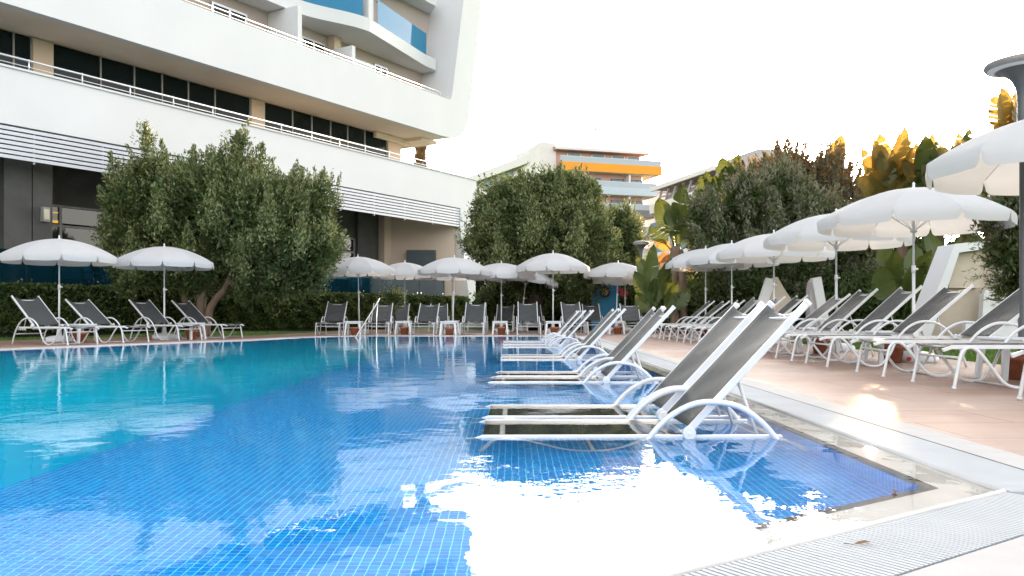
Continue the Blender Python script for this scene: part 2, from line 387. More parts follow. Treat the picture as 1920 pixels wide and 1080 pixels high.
sheet('pool_shelf', dedupe(SH), [], SHZ, M['mosaic']); sheet('pool_floor', dedupe(DP), [], DPZ, M['deep'])
ys = sorted(p[1] for p in SH if abs(p[0]-XS) < 1e-4)
tag(MB().add([(XS, ys[0], DPZ), (XS, ys[-1], DPZ), (XS, ys[-1], SHZ), (XS, ys[0], SHZ)], [(0, 1, 2, 3)]).build('shelf_riser', M['deep']), kind='structure')
n = len(LIPI)
wl = MB(); wd = MB()
for i in range(n):
    a = LIPI[i]; b_ = LIPI[(i+1) % n]
    wd.add([(a[0], a[1], -.075), (b_[0], b_[1], -.075), (b_[0], b_[1], -.014), (a[0], a[1], -.014)], [(0, 1, 2, 3)])
    zl = SHZ if (a[0] > XS and b_[0] > XS) else DPZ
    wl.add([(a[0], a[1], zl), (b_[0], b_[1], zl), (b_[0], b_[1], -.075), (a[0], a[1], -.075)], [(0, 1, 2, 3)])
tag(wl.build('pool_wall', M['wall_mosaic'], fixn=False), kind='structure'); tag(wd.build('waterline_tile', M['lip'], fixn=False), kind='structure')
sheet('pool_water', offset(POOL, -.004), [], -.004, M['water'])

# ------------------------------------------------------------------ ground
def sdist(p, poly):
    x, y = p; best = 1e9; inside = False; n = len(poly)
    for i in range(n):
        ax, ay = poly[i]; bx, by = poly[(i+1) % n]; dx, dy = bx-ax, by-ay
        t = max(0, min(1, ((x-ax)*dx+(y-ay)*dy)/(dx*dx+dy*dy))); best = min(best, math.hypot(x-ax-t*dx, y-ay-t*dy))
        if (ay > y) != (by > y) and x < (bx-ax)*(y-ay)/(by-ay)+ax: inside = not inside
    return -best if inside else best
def ground_z(x, y):
    d = sdist((x, y), DECKP)
    if d < -1.2: return -3.0
    if d < 0: return -.04
    t = min(1, d/5); return -.04+.22*t*t*(3-2*t)
xs = [-1500, -600, -200, -90, -50]+[-36+i*1.0 for i in range(63)]+[32, 45, 70, 120, 250, 600, 1500]
ysg = [-1500, -300, -60, -25]+[-16+i*1.0 for i in range(66)]+[56, 65, 85, 130, 250, 600, 1500]
gv = [(x, y, ground_z(x, y)) for y in ysg for x in xs]; nx = len(xs)
gf = [(j*nx+i, j*nx+i+1, (j+1)*nx+i+1, (j+1)*nx+i) for j in range(len(ysg)-1) for i in range(nx-1)]
tag(MB().add(gv, gf, True).build('ground', M['lawn']), kind='structure')
# grass blades close to the deck edges
def blades(cnt, pts, name):
    P = np.array(pts); V = []; Fc = []
    for i, (x, y) in enumerate(P):
        z = max(-.05, ground_z(x, y)); a = random.uniform(0, 2*PI); h = random.uniform(.03, .075); w = .006+.004*random.random()
        dx, dy = math.cos(a)*w, math.sin(a)*w; lx, ly = random.uniform(-.02, .02), random.uniform(-.02, .02)
        V += [(x-dx, y-dy, z), (x+dx, y+dy, z), (x+lx, y+ly, z+h)]; Fc.append((3*i, 3*i+1, 3*i+2))
    return tag(MB().add(V, Fc).build(name, M['grass'], fixn=False), 'short green grass blades along the deck edge', 'grass', kind='stuff')
gp = []
while len(gp) < 30000:
    if random.random() < .4: p = (random.uniform(6.25, 8.5), random.uniform(5, 26))
    else: p = (random.uniform(-15, -5), random.uniform(17, 34))
    d = sdist(p, DECKP)
    if 0 < d < 4.5: gp.append(p)
blades(0, gp, 'lawn_grass')

# ------------------------------------------------------------------ foliage helpers
def leaf_mesh(name, P, D, L, W, mats, mi, parent=None, curl=.15):
    """P centres (n,3), D directions (n,3), L lengths, W widths -> rhombic leaves, one island each"""
    n = len(P); D = D/np.maximum(1e-6, np.linalg.norm(D, axis=1, keepdims=True))
    r = rng.normal(size=(n, 3)); S = np.cross(D, r); S /= np.maximum(1e-6, np.linalg.norm(S, axis=1, keepdims=True)); U = np.cross(S, D)
    L = np.asarray(L).reshape(-1, 1)*np.ones((n, 1)); W = np.asarray(W).reshape(-1, 1)*np.ones((n, 1))
    V = np.empty((n, 4, 3)); V[:, 0] = P-D*L/2; V[:, 1] = P+S*W/2+U*W*curl; V[:, 2] = P+D*L/2; V[:, 3] = P-S*W/2+U*W*curl
    me = bpy.data.meshes.new(name); me.vertices.add(4*n); me.vertices.foreach_set('co', V.reshape(-1))
    me.loops.add(4*n); me.loops.foreach_set('vertex_index', np.arange(4*n, dtype=np.int32))
    me.polygons.add(n); me.polygons.foreach_set('loop_start', np.arange(0, 4*n, 4, dtype=np.int32)); me.polygons.foreach_set('loop_total', np.full(n, 4, dtype=np.int32))
    for x in mats: me.materials.append(x)
    me.polygons.foreach_set('material_index', np.asarray(mi, dtype=np.int32)); me.update(); me.validate()
    o = bpy.data.objects.new(name, me); COL.objects.link(o); o.parent = parent; return o
def ball(n):
    v = rng.normal(size=(n, 3)); v /= np.linalg.norm(v, axis=1, keepdims=True); return v
def crown(name, blobs, parent, origin, nleaf, ll, lw, mats, palette, plumes=(), clump=.28, nclump=26, shoots=14, shoot_len=.55, fill=.25):
    """blobs: world (x,y,z,r or (rx,ry,rz)). leaves gathered in twig clumps on the blob surfaces, a looser fill, upright shoots"""
    Ps = []; Ds = []; MI = []; ZZ = []
    vol = np.array([np.prod(np.cbrt(np.prod(b[3:6]))**2) for b in blobs]); vol = vol/vol.sum()
    for b_, w in zip(blobs, vol):
        c = np.array(b_[:3]); r = np.array(b_[3:6]); nl = int(nleaf*w)
        nc = max(8, int(nclump*np.cbrt(np.prod(r))**2/(clump*clump)*.26))
        cd = ball(nc); cr = rng.uniform(.62, 1.12, (nc, 1)); csz = rng.uniform(.45, 1.35, nc); cc = c+cd*cr*r
        tone = rng.uniform(0, 1, nc)
        k = rng.integers(0, nc, int(nl*(1-fill))); off = ball(len(k))*(rng.uniform(0, 1, (len(k), 1))**.45)*clump*csz[k][:, None]; off[:, 2] *= 1.35
        P = cc[k]+off; D = cd[k]*.6+off/clump*.7+np.array([0, 0, .45])+rng.normal(size=(len(k), 3))*.45
        Ps.append(P); Ds.append(D); ZZ.append(np.ones(len(P)))
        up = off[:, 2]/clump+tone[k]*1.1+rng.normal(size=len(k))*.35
        MI.append(np.where(up > palette, 1, 0))  # pale leaves on clump tops: light from above put into leaf colour
        nf = int(nl*fill); d = ball(nf); P = c+d*(rng.uniform(.1, .9, (nf, 1))**.6)*r; Ps.append(P); Ds.append(d+rng.normal(size=(nf, 3))); MI.append(np.zeros(nf, int)); ZZ.append(np.full(nf, 1.9))  # inner fill takes only the dark leaf, shade put into the crown's core
        for _ in range(int(shoots*w*len(blobs))):
            d = ball(1)[0]; d[2] = abs(d[2])*.8+.2; d[1] *= .8; s0 = c+d*r*.92; L = shoot_len*rng.uniform(.4, 1.2); m_ = int(26*L/.5)
            dirn = d*.4+np.array([0, 0, 1.0])+rng.normal(size=3)*.2; dirn /= np.linalg.norm(dirn)
            t = rng.uniform(0, 1, (m_, 1)); P = s0+dirn*t*L+ball(m_)*.11*(1-t*.75); Ps.append(P); Ds.append(dirn+ball(m_)*.8); MI.append(np.where(rng.uniform(size=m_) > .45, 1, 0)); ZZ.append(np.ones(m_))
    for (bx, by, tx, ty, YY, wd) in plumes:
        A = np.array(at(bx, by, YY)); E = np.array(at(tx, ty, YY)); L = np.linalg.norm(E-A); ax = (E-A)/L; m_ = int(420*L*max(wd, .2)/.4)
        t = rng.uniform(0, 1, (m_, 1))**1.2; q = np.floor(t*7)/7; P = A+ax*t*L+ball(m_)*wd*(1-q*.93)*rng.uniform(.2, 1, (m_, 1)); Ps.append(P); Ds.append(ax*.9+ball(m_)*.8); MI.append(np.where(rng.uniform(size=m_) > .5, 1, 0)); ZZ.append(np.ones(m_))
    P = np.vstack(Ps)-np.array(origin); D = np.vstack(Ds); mi = np.concatenate(MI); n = len(P)
    P[:, 2] = np.maximum(P[:, 2], .1)
    SZ = np.concatenate(ZZ); return leaf_mesh(name, P, D, ll*SZ*rng.uniform(.6, 1.3, n), lw*SZ*rng.uniform(.7, 1.3, n), mats, mi, parent)
def px_blobs(Y, L, dy=.8, jit=.5):
    out = []
    for t in L:
        px, py, r = t[:3]; yy = Y+(t[3] if len(t) > 3 else random.uniform(-jit, jit)); p = at(px, py, yy); rr = r/F*yy; out.append((p.x, p.y, p.z, rr, rr*dy, rr))
    return out
def limbs(paths, m, parent, origin, name='trunk'):
    mb = MB(); o = Vector(origin)
    for P, r0, r1 in paths:
        S = spline([Vector(p)-o for p in P], 5); n = len(S)
        S = [p+Vector((random.uniform(-1, 1), random.uniform(-1, 1), 0))*r0*.12 for p in S]
        mb.tube(S, [r0+(r1-r0)*(i/(n-1))**.8 for i in range(n)], 9)
    return mb.build(name, m, parent)
def tree(name, label, cat, base, blobs, nleaf, ll, lw, mats, paths, bark, palette=.75, group=None, **kw):
    o = thing(name, label, cat, base, 0, group); limbs(paths, bark, o, base)
    c = crown('crown', blobs, o, base, nleaf, ll, lw, mats, palette, **kw); return o

# ------------------------------------------------------------------ hotel on the left (u along facade, v inward, z up)
OX, OY = -1.8, 42.0; DU = Vector((-.526, -.85)).normalized()
hotel = thing('hotel_building', 'white curved hotel building with long terraces, louvres and blue glass balconies', 'building', (OX, OY, 0), math.atan2(DU.y, DU.x))
def L3(u, v, z): return (u, -v, z)
def u_at(px, v):
    k = (960-px)/F; bx = OX-.85*v; bz = OY+.526*v; return (bz*k+bx)/(.526+.85*k)
def z_at(px, py, v):
    Y = OY+.526*v-.85*u_at(px, v); return EYE+(HY-py)/F*Y
def hb(mb, u0, u1, v0, v1, z0, z1, mi=0): return mb.box((u0, -v0, z0), (u1, -v1, z1), mi)
def hp(name, m, *boxes, bevel=0, parent=None):
    mb = MB()
    for b_ in boxes: hb(mb, *b_)
    return mb.build(name, m, parent or hotel, bevel)
UE = 46
fn = lambda p, q, t: L3(p, t, q)
# first fascia + end wall
mb = MB(); mb.prism([(UE, 5.82), (UE, 7.36), (0, 7.36), (-.1, 5.82)], fn, 0, .35)
hotel_f1 = mb.build('parapet', M['stucco'], hotel)
hp('parapet_cap', M['stucco'], (-.03, UE, -.05, .42, 7.363, 7.42))
# end wall below (leaning out to the right at the foot)
mb = MB(); mb.prism([(1.35, 5.817), (-.1, 5.817), (.1, 3.6), (-1.0, -.1), (.35, -.1), (1.1, 3.7), (1.35, 4.6)], fn, 0, .9)
mb.build('end_wall', M['stucco'], hotel)
# inner face of the end wall: warm light put into its colour, with a door
q0 = Vector((1.3, .4)); q1 = Vector((3.1, 3.6)); qd = (q1-q0); ql = qd.length; qd.normalize(); qn = Vector((-qd.y, qd.x))
def wallpiece(mb, s0, s1, z0, z1, th=.2):
    a = q0+qd*s0; b_ = q0+qd*s1; P = [(a.x, a.y), (b_.x, b_.y), (b_.x-qn.x*-th, b_.y-qn.y*-th), (a.x-qn.x*-th, a.y-qn.y*-th)]
    V = [L3(x, v, z) for z in (z0, z1) for x, v in P]
    mb.add(V, [(0, 1, 2, 3), (7, 6, 5, 4), (0, 4, 5, 1), (1, 5, 6, 2), (2, 6, 7, 3), (3, 7, 4, 0)])
mb = MB()
for s0, s1, z0, z1 in ((0, .9, .2, 5.8), (.9, 2.3, 3.75, 5.8), (2.3, ql, .2, 5.8)): wallpiece(mb, s0, s1, z0, z1, -.25)
mb.build('side_wall', M['stucco_warm'], hotel)
mb = MB(); wallpiece(mb, .9, 2.3, 1.3, 3.75, -.6); dr_ = mb.build('door', M['chair_frame'], hotel)
mb = MB(); a = q0+qd*1.1; mb.box((a.x-.03, -a.y-.03, 2.2), (a.x+.03, -a.y+.08, 2.4)); mb.build('handle', M['steel'], dr_)
# ground floor: ceiling, back wall, columns, windows
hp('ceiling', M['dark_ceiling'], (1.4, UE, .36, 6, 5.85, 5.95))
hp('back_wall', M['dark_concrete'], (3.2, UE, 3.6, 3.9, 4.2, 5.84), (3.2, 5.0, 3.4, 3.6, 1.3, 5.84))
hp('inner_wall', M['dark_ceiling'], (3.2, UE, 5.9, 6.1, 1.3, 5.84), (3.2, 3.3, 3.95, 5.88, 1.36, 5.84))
hp('terrace_floor', M['floor_tile'], (-.3, UE, .52, 6, 1.15, 1.35))
hp('column', M['stucco_warm'], (2.95, 3.55, 3.0, 3.38, 1.36, 5.84))
hp('column', M['dark_concrete'], (u_at(99, 1), u_at(61, 1)-.02, 1.0, 2.4, 1.36, 5.84))
hp('column', M['dark_concrete'], (u_at(60, 1), u_at(8, 1), 1.0, 2.4, 1.36, 5.84))
hp('column', M['dark_concrete'], (13.4, 14.6, 1.0, 2.4, 1.36, 5.84))
wl_ = hp('wall_lamp', M['frame_grey'], (u_at(90, 1), u_at(76, 1), .86, .99, z_at(83, 416, 1), z_at(83, 389, 1)))
hp('shade', M['cream'], (u_at(88, 1), u_at(78, 1), .84, .857, z_at(83, 412, 1), z_at(83, 393, 1)), parent=wl_)
us = [5.05, 7.2, 9.4, 11.6, 13.8, 16.0, 17.6, 19.2, 20.8, 23, 25.5, 28]
for a, b_ in zip(us[:-1], us[1:]):
    for z0, z1 in ((1.36, 3.55), (3.6, 4.2)):
        w = hp('window', M['lobby_window'], (a+.05, b_-.05, 3.62, 3.66, z0+.05, z1-.03))
        hp('frame', M['frame_grey'], (a-.04, a+.05, 3.56, 3.68, z0, z1), (a, b_, 3.57, 3.67, z1-.03, z1+.04), parent=w)
hp('hanging_light', M['lamp_yellow'], (19.5, 20.9, 3.2, 3.3, 3.6, 3.68), (19.5, 20.9, 3.2, 3.3, 3.92, 3.95))
# louvre band
mb = MB(); H0, H1 = 4.83, 5.79; ns = 7
for k in range(ns):
    z = H0+.07+(H1-H0-.05)*k/ns
    hb(mb, 1.42, UE, .02, .05, z, z+.092)
mb.build('louvre', M['blade'], hotel)
mb = MB()
for k in range(22): hb(mb, 1.42+k*2.05, 1.47+k*2.05, .1, .18, H0+.02, H1)
mb.build('louvre_bracket', M['alu'], hotel)
hp('louvre_frame', M['blade'], (1.36, 1.415, -.02, .16, H0, H1+.02))
# terrace glass balustrade
for k in range(14):
    a = 1.9+k*2.0
    g = hp('glass_panel', M['teal_glass'], (a, a+1.96, .6, .615, 1.36, 2.46))
    mb = MB()
    for uu in (a+.12, a+1.84):
        for zz in (1.46, 1.62): mb.tube([L3(uu, .59, zz), L3(uu, .64, zz)], .03, 8)
    mb.build('clamp', M['steel'], g)
# upper window band
V2 = 2.2
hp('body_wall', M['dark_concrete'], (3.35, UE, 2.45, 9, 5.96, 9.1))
hp('terrace_slab', M['soffit'], (.6, UE, .36, 2.44, 6.9, 7.1))
hp('band_wall', M['soffit'], (3.3, UE, 2.28, 2.44, 7.11, 7.25))
pl = [(752, 728), (497, 472), (101, 63)]
for a, b_ in pl: hp('pillar', M['stucco_warm'], (u_at(a, V2), u_at(b_, V2), V2, 2.44, 7.11, 9.09))
hp('lintel', M['soffit'], (u_at(768, V2), u_at(700, V2), 2.0, 2.19, 8.85, 9.09))
wins = [728, 687, 655, 623, 588, 552, 497], [472, 407, 357, 308, 256, 193, 101], [63, 30, -20, -80, -150]
for row in wins:
    for i, (a, b_) in enumerate(zip(row[:-1], row[1:])):
        ua, ub = u_at(a, V2), u_at(b_, V2)
        w = hp('window', M['window'], (ua+.05, ub, V2+.1, V2+.13, 7.26, 9.09))
        hp('mullion', M['frame_grey'], (ua, ua+.045, V2+.06, V2+.16, 7.26, 9.09), parent=w)
def railing(name, u0, u1, v, z0, rails, step, post_h):
    mb = MB()
    for dz, r in rails: mb.tube([L3(u0, v, z0+dz), L3(u1, v, z0+dz)], r, 6)
    k = u0
    while k < u1: mb.tube([L3(k, v, z0), L3(k, v, z0+post_h)], .022, 6); k += step
    return mb.build(name, M['alu'], hotel)
railing('railing', 1.9, UE, .18, 7.42, ((.14, .012), (.32, .028)), 1.55, .36)
mb = MB(); mb.tube([L3(1.9, .18, 7.74), L3(1.9, 2.2, 7.74)], .028, 6); mb.build('railing', M['alu'], hotel)
# big wing: fascia that turns up into the end fin
mb = MB()
outer = [(UE, 9.1), (2.9, 9.1), (2.25, 9.13), (1.75, 9.22), (1.3, 9.42), (.98, 9.7), (.76, 10.1), (.62, 10.7), (-.48, 16.6), (-1.6, 24)]
inner = [(-.1, 24), (1.18, 15.8), (2.05, 11.4), (2.12, 11.1), (2.22, 10.98), (2.4, 10.95), (UE, 10.95)]
mb.prism(outer+inner, fn, 0, .3); mb.build('wing_fascia', M['stucco'], hotel)
mb = MB(); mb.prism([(2.9, 9.12), (2.25, 9.15), (1.75, 9.24), (1.3, 9.44), (1.0, 9.7), (.78, 10.1), (.64, 10.7), (-.46, 16.6), (-1.58, 24), (-.1, 24), (1.18, 15.8), (2.1, 11.2), (2.9, 9.5)], fn, .3, 5.5); mb.build('wing_side', M['stucco'], hotel)
hp('soffit', M['soffit'], (2.9, UE, .3, 9, 9.12, 9.3))
hp('soffit_beam', M['soffit'], (2.0, 3.2, 1.0, 5.0, 8.95, 9.115))
hp('balcony_floor', M['soffit'], (2.1, UE, .3, 9, 10.3, 10.45))
railing('railing', 2.9, UE, .12, 10.95, ((.1, .012), (.24, .025)), 1.45, .27)
hp('balcony_wall', M['wall_mauve'], (1.3, UE, 2.0, 2.3, 10.46, 24))
def slab_pts(side=1):
    pts = []
    for k in range(31):
        u = 2.0+k*.35
        if u < 7.9: v = max(0, 1.0*(1-(u-2.8)/5.1)) if u > 2.8 else 1.0
        else: v = .95*.5*(1-math.cos(PI*min(1, (u-7.9)/3.4)))
        pts.append((u, v+.05))
    return pts
sp_ = slab_pts()
for zb in (12.6, 15.75):
    poly = sp_+[(12.5, 1.0), (UE, 1.0), (UE, 1.99), (1.2, 1.99)]
    mb = MB(); mb.prism([(u, v) for u, v in poly], lambda p, q, t: L3(p, q, t), zb, zb+.55); mb.build('balcony_slab', M['stucco'], hotel)
def glass_run(a, b_, zb, name='balcony_glass'):
    mb = MB(); pts = [(u, v+.06) for u, v in sp_ if a <= u <= b_]
    npt = len(pts)
    mb.add([L3(u, v, zb) for u, v in pts]+[L3(u, v, zb+1.05) for u, v in pts], [(i, i+1, npt+i+1, npt+i) for i in range(npt-1)], False)
    o = mb.build(name, M['blue_glass'], hotel, fixn=False)
    md = o.modifiers.new('thick', 'SOLIDIFY'); md.thickness = .012
    mb = MB()
    mb.tube([L3(u, v+.05, zb+.97) for u, v in pts], .02, 6)
    for (u0, v0) in pts[::5]: mb.tube([L3(u0, v0+.05, zb), L3(u0, v0+.05, zb+.97)], .012, 6)
    mb.build('rail', M['dark_post'], o)
for zb in (13.17,):
    glass_run(2.6, 7.4, zb); glass_run(8.3, 12.6, zb)
hp('divider', M['stucco'], (7.7, 8.0, .07, 1.4, 13.16, 15.74))
hp('divider', M['stucco'], (u_at(567, .3), u_at(567, .3)+.22, .32, 1.99, 10.46, 12.58))
hp('divider', M['stucco'], (u_at(667, .3), u_at(667, .3)+.2, .32, 1.99, 10.46, 11.85))
hp('column', M['stucco_warm'], (u_at(640, 1.6), u_at(627, 1.6), 1.6, 1.99, 10.46, 12.58))
hp('privacy_screen', M['frosted'], (u_at(667, .3)-1.4, u_at(667, .3)-.03, .5, .52, 10.46, 11.45))
for (xa, xb, ya, yb) in ((400, 460, 4, 60), (568, 607, 70, 120), (704, 724, 117, 160), (230, 330, -60, 20)):
    ua, ub = u_at(xb, 1.95), u_at(xa, 1.95)
    w = hp('window', M['window'], (ua, ub, 1.95, 1.97, 10.5, 12.1))
    um = (ua+ub)/2
    hp('frame', M['alu'], (ua-.08, ua, 1.92, 1.99, 10.47, 12.18), (ub, ub+.08, 1.92, 1.99, 10.47, 12.18), (ua, ub, 1.92, 1.99, 12.1, 12.18), (um-.05, um+.05, 1.92, 1.948, 10.5, 12.1), parent=w)
# drain pipe, box and floodlight near end wall
hp('junction_box', M['plastic'], (.95, 1.25, -.12, -.002, 3.3, 3.75))
fl = thing('flood_light', 'small black and white floodlight on the hotel end wall under the louvres', 'lamp', Vector(hotel.matrix_basis @ Vector(L3(1.2, -.1, 4.2))))
mb = MB(); mb.tube([(0, 0, 0), (.1, .1, 0)], .03, 6); mb.build('bracket', M['dark_post'], fl)
mb = MB(); mb.lathe([(.001, .06), (.09, .05), (.1, -.03), (.06, -.1), (.001, -.1)], 12); mb.build('lamp_head', M['dark_post'], fl)

# armchairs on the terrace
ac = thing('armchair', 'x', 'armchair', (0, 0, 0))
mb = MB()
for sx in (-1, 1):
    x = sx*.36
    for y in (-.32, .34): mb.box((x-.03, y-.03, 0), (x+.03, y+.03, .62))
    mb.box((x-.035, -.36, .62), (x+.035, .38, .66))
mb.box((-.33, -.35, .26), (.33, .36, .32)); mb.build('chair_frame', M['chair_frame'], ac, .008)
mb = MB(); mb.box((-.32, -.34, .325), (.32, .2, .46)); mb.build('seat', M['cushion'], ac, .03)
mb = MB(); mb.add([(-.32, .18, .4), (.32, .18, .4), (.32, .32, .95), (-.32, .32, .95), (-.32, .32, .4), (.32, .32, .4), (.32, .42, .95), (-.32, .42, .95)], [(0, 1, 2, 3), (4, 5, 6, 7), (0, 1, 5, 4), (1, 2, 6, 5), (2, 3, 7, 6), (3, 0, 4, 7)]); mb.build('backrest', M['cushion'], ac, .03)
spots = [(22.4, 1.7, .4, 'leftmost armchair behind the glass balustrade, in front of the concrete column'), (19.9, 1.9, -.5, 'armchair behind the glass just right of the concrete column'), (18.7, 2.4, .6, 'armchair behind the glass below the yellow lit window'),
         (17.3, 1.9, 0, 'armchair behind the glass at the left edge of the big olive tree'), (12.6, 1.8, -.3, 'armchair seen through the olive tree trunks on the terrace'), (8.6, 1.8, .5, 'armchair on the terrace right of the big olive tree, left of the dark column'),
         (6.6, 1.8, -.4, 'armchair on the terrace behind the leftmost umbrella of the far row'), (4.3, 1.9, .2, 'rightmost armchair on the terrace, in front of the dark concrete column')]
for i, (u, v, a, lb) in enumerate(spots):
    w = hotel.matrix_basis @ Vector(L3(u, v, 1.36)); w = Matrix.Translation((OX, OY, 0)) @ Matrix.Rotation(math.atan2(DU.y, DU.x), 4, 'Z') @ Vector(L3(u, v, 1.352))
    rz = math.atan2(DU.y, DU.x)+PI+a
    lb = lb.replace(' just', '')
    if i == 0: ac.location = w; ac.rotation_euler = (0, 0, rz); tag(ac, lb, None, 'armchairs on the hotel terrace')
    else: copy_tree(ac, w, rz, lb)
fl.location = Matrix.Translation((OX, OY, 0)) @ Matrix.Rotation(math.atan2(DU.y, DU.x), 4, 'Z') @ Vector(L3(1.15, -.12, 4.2))

# ------------------------------------------------------------------ far hotels
def far_local(ax, ay, bx, by):
    d = Vector((bx-ax, by-ay)); return d.length, math.atan2(d.y, d.x)
LO, ang = far_local(6.8, 115, 21.3, 119.5)
ob = thing('orange_banded_hotel', 'pink and white hotel block with one bright orange balcony band under the roof', 'building', (6.8, 115, 0), ang)
def fb(name, m, *bs, parent=None, par=ob):
    mb = MB()
    for b_ in bs: mb.box(*b_)
    return mb.build(name, m, parent or par)
fb('wall', M['pink_wall'], ((-.0, 1.5, 0), (LO-2.2, 14, 21.4)))
bands = [('orange', 20.55, 21.75), ('pale_blue', 17.45, 18.5), ('grey_panel', 14.4, 15.4), ('grey_panel', 11.35, 12.3), ('pale_blue', 8.2, 9.2), ('grey_panel', 5.1, 6.1)]
for i, (mn, z0, z1) in enumerate(bands):
    x1 = LO+.3 if i == 0 else LO-.4
    bnd = fb('balcony_band', M[mn], ((-.2, 0, z0), (x1, .25, z1)), ((x1-.25, .25, z0), (x1, 6, z1)))
    fb('balcony_slab', M['far_white'], ((-.2, .26, z0-.05), (x1-.26, 3, z0+.15)))
    g = fb('balcony_glass', M['balcony_pale'], ((-.1, .05, z1), (x1-.1, .1, z1+.75)))
    g2 = fb('rail', M['alu'], ((-.1, .02, z1+.75), (x1-.1, .12, z1+.8)), parent=g)
    if i == 0: continue
    for x in (1.2, 4.6, 8.2, 11.2):
        w = fb('window', M['far_glass'], ((x, 1.40, z0+.2), (x+1.8, 1.47, z0+2.35)))
        fb('frame', M['dark_post'], ((x-.08, 1.38, z0+.2), (x, 1.48, z0+2.4)), ((x+1.8, 1.38, z0+.2), (x+1.88, 1.48, z0+2.4)), ((x+.86, 1.36, z0+.2), (x+.94, 1.39, z0+2.35)), ((x-.08, 1.38, z0+2.35), (x+1.88, 1.49, z0+2.45)), parent=w)
    for x in (3.6, 10.4): fb('divider', M['far_white'], ((x, .27, z0+.15), (x+.25, 1.49, z0+2.9)))
fb('top_wall', M['pink_wall'], ((0, 2.2, 21.5), (LO-2.4, 10, 23.6)))
for x in (1.8, 5.5, 8.6, 11.0):
    w = fb('window', M['far_glass'], ((x, 2.12, 21.6), (x+1.9, 2.18, 23.3))); fb('frame', M['alu'], ((x-.08, 2.1, 21.6), (x, 2.19, 23.35)), ((x+1.9, 2.1, 21.6), (x+1.98, 2.19, 23.35)), parent=w)
mb = MB()
mb.add([(-.4, 1.0, 23.55), (LO-1.2, 1.0, 23.55), (LO-1.2, 1.0, 23.9), (-.4, 1.0, 23.9), (-.9, 7.5, 25.2), (LO-3, 7.5, 25.2), (LO-3, 12, 23.6), (-.9, 12, 23.6)], [(0, 1, 2, 3), (3, 2, 5, 4), (4, 5, 6, 7), (0, 3, 4, 7), (1, 6, 5, 2), (0, 7, 6, 1)])
mb.build('roof', M['roof_tile'], ob)
fb('roof_trim', M['far_white'], ((-.5, .9, 23.6), (LO-1.1, .99, 24.0)))
fb('side_wall', M['far_white'], ((-2.4, 2.0, 0), (-.02, 13, 24.6)))
mb = MB(); mb.tube([(8.5, 8, 24.5), (8.5, 8, 28.2)], .05, 5); mb.lathe([(.001, .3), (.18, .15), (.18, -.1), (.001, -.2)], 8, (8.5, 8, 28.3)); mb.build('antenna', M['far_grey'], ob)
# long wing left
Lw, ang2 = far_local(4.6, 118, -10.0, 148)
wg = thing('long_roofed_hotel', 'long low white hotel wing with sloping roof and rooftop solar frames', 'building', (4.6, 118, 0), ang2)
fbw = lambda name, m, *bs, parent=None: fb(name, m, *bs, parent=parent, par=wg)
fbw('wall', M['far_white'], ((0, -10, 0), (Lw, -.3, 21.2)))
mb = MB(); mb.add([(-.3, .6, 20.9), (Lw, .6, 20.9), (Lw, .6, 21.4), (-.3, .6, 21.4), (-.3, -5, 22.0), (Lw, -5, 22.4), (-.3, -10, 21), (Lw, -10, 21)], [(0, 1, 2, 3), (3, 2, 5, 4), (4, 5, 7, 6), (0, 3, 4, 6), (1, 7, 5, 2), (0, 6, 7, 1)]); mb.build('roof', M['roof_tile'], wg)
fbw('eave', M['far_white'], ((-.3, .61, 20.4), (Lw, .8, 21.5)))
for k in range(6): fbw('balcony_band', M['far_white'], ((0, -.29, 17.2-k*3.1), (Lw, .7, 18.5-k*3.1)))
for k in range(7):
    for zz in (18.55, 15.45): fbw('window', M['far_glass'], ((2+k*4.4, -.28, zz), (4.2+k*4.4, -.2, zz+1.7)))
for x0, x1 in ((11, 22), (25, 31)):
    mb = MB()
    nn = int((x1-x0)/.5)
    for k in range(nn+1): mb.box((x0+k*.5-.05, -3.6, 21.6), (x0+k*.5+.05, -3.5, 23.7))
    mb.box((x0, -3.62, 23.6), (x1, -3.48, 23.75)); mb.box((x0, -3.62, 22.5), (x1, -3.48, 22.6)); mb.build('solar_frame', M['far_grey'], wg)
wg.scale = (1, 1, 1.105)
# right far hotel
Lr, ang3 = far_local(18.6, 112, 22.7, 96)
rb = thing('white_balcony_hotel', 'white hotel with zigzag roof brackets and rounded balconies behind the paddle-leaved plants', 'building', (18.6, 112, 0), ang3)
fbr = lambda name, m, *bs, parent=None: fb(name, m, *bs, parent=parent, par=rb)
# facade faces -x side (toward camera-left) => local -y side
fbr('wall', M['pink_wall'], ((0, 2.0, 0), (Lr, 7, 15.2)))
for k in range(5):
    z1 = 15.3-k*3.3
    fbr('balcony_band', M['far_white'], ((-.2, 0, z1-1.25), (Lr+2, .3, z1))); fbr('balcony_slab', M['far_white'], ((-.2, .31, z1-1.3), (Lr+2, 1.99, z1-1.1)))
    if k:
        gg = fbr('balcony_glass', M['far_glass'], ((-.2, .1, z1+.01), (Lr+2, .15, z1+.75)))
    for j in range(4):
        x = .6+j*4.4; fbr('divider', M['far_white'], ((x, .32, z1-4.5), (x+.4, 2.4, z1-1.31)))
        fbr('window', M['window'], ((x+1.2, 1.9, z1-4.2), (x+3.2, 1.98, z1-1.9)))
fbr('upper_wall', M['wall_mauve'], ((0, 2.5, 15.2), (Lr, 7, 17.3)))
mb = MB()
for j in range(8):
    x = .4+j*2.2
    mb.bar((x, 1.0, 15.4), (x+1.1, 1.0, 17.1), .25, .25, (0, 1, 0)); mb.bar((x+1.1, 1.0, 16.2), (x+2.0, 1.0, 16.2), .2, .25, (0, 1, 0))
mb.build('roof_bracket', M['far_grey'], rb)
fbr('roof', M['roof_tile'], ((-.5, .6, 17.3), (Lr+.5, 7.5, 17.6))); fbr('eave', M['far_white'], ((-.6, .3, 17.15), (Lr+.5, .59, 17.7)))
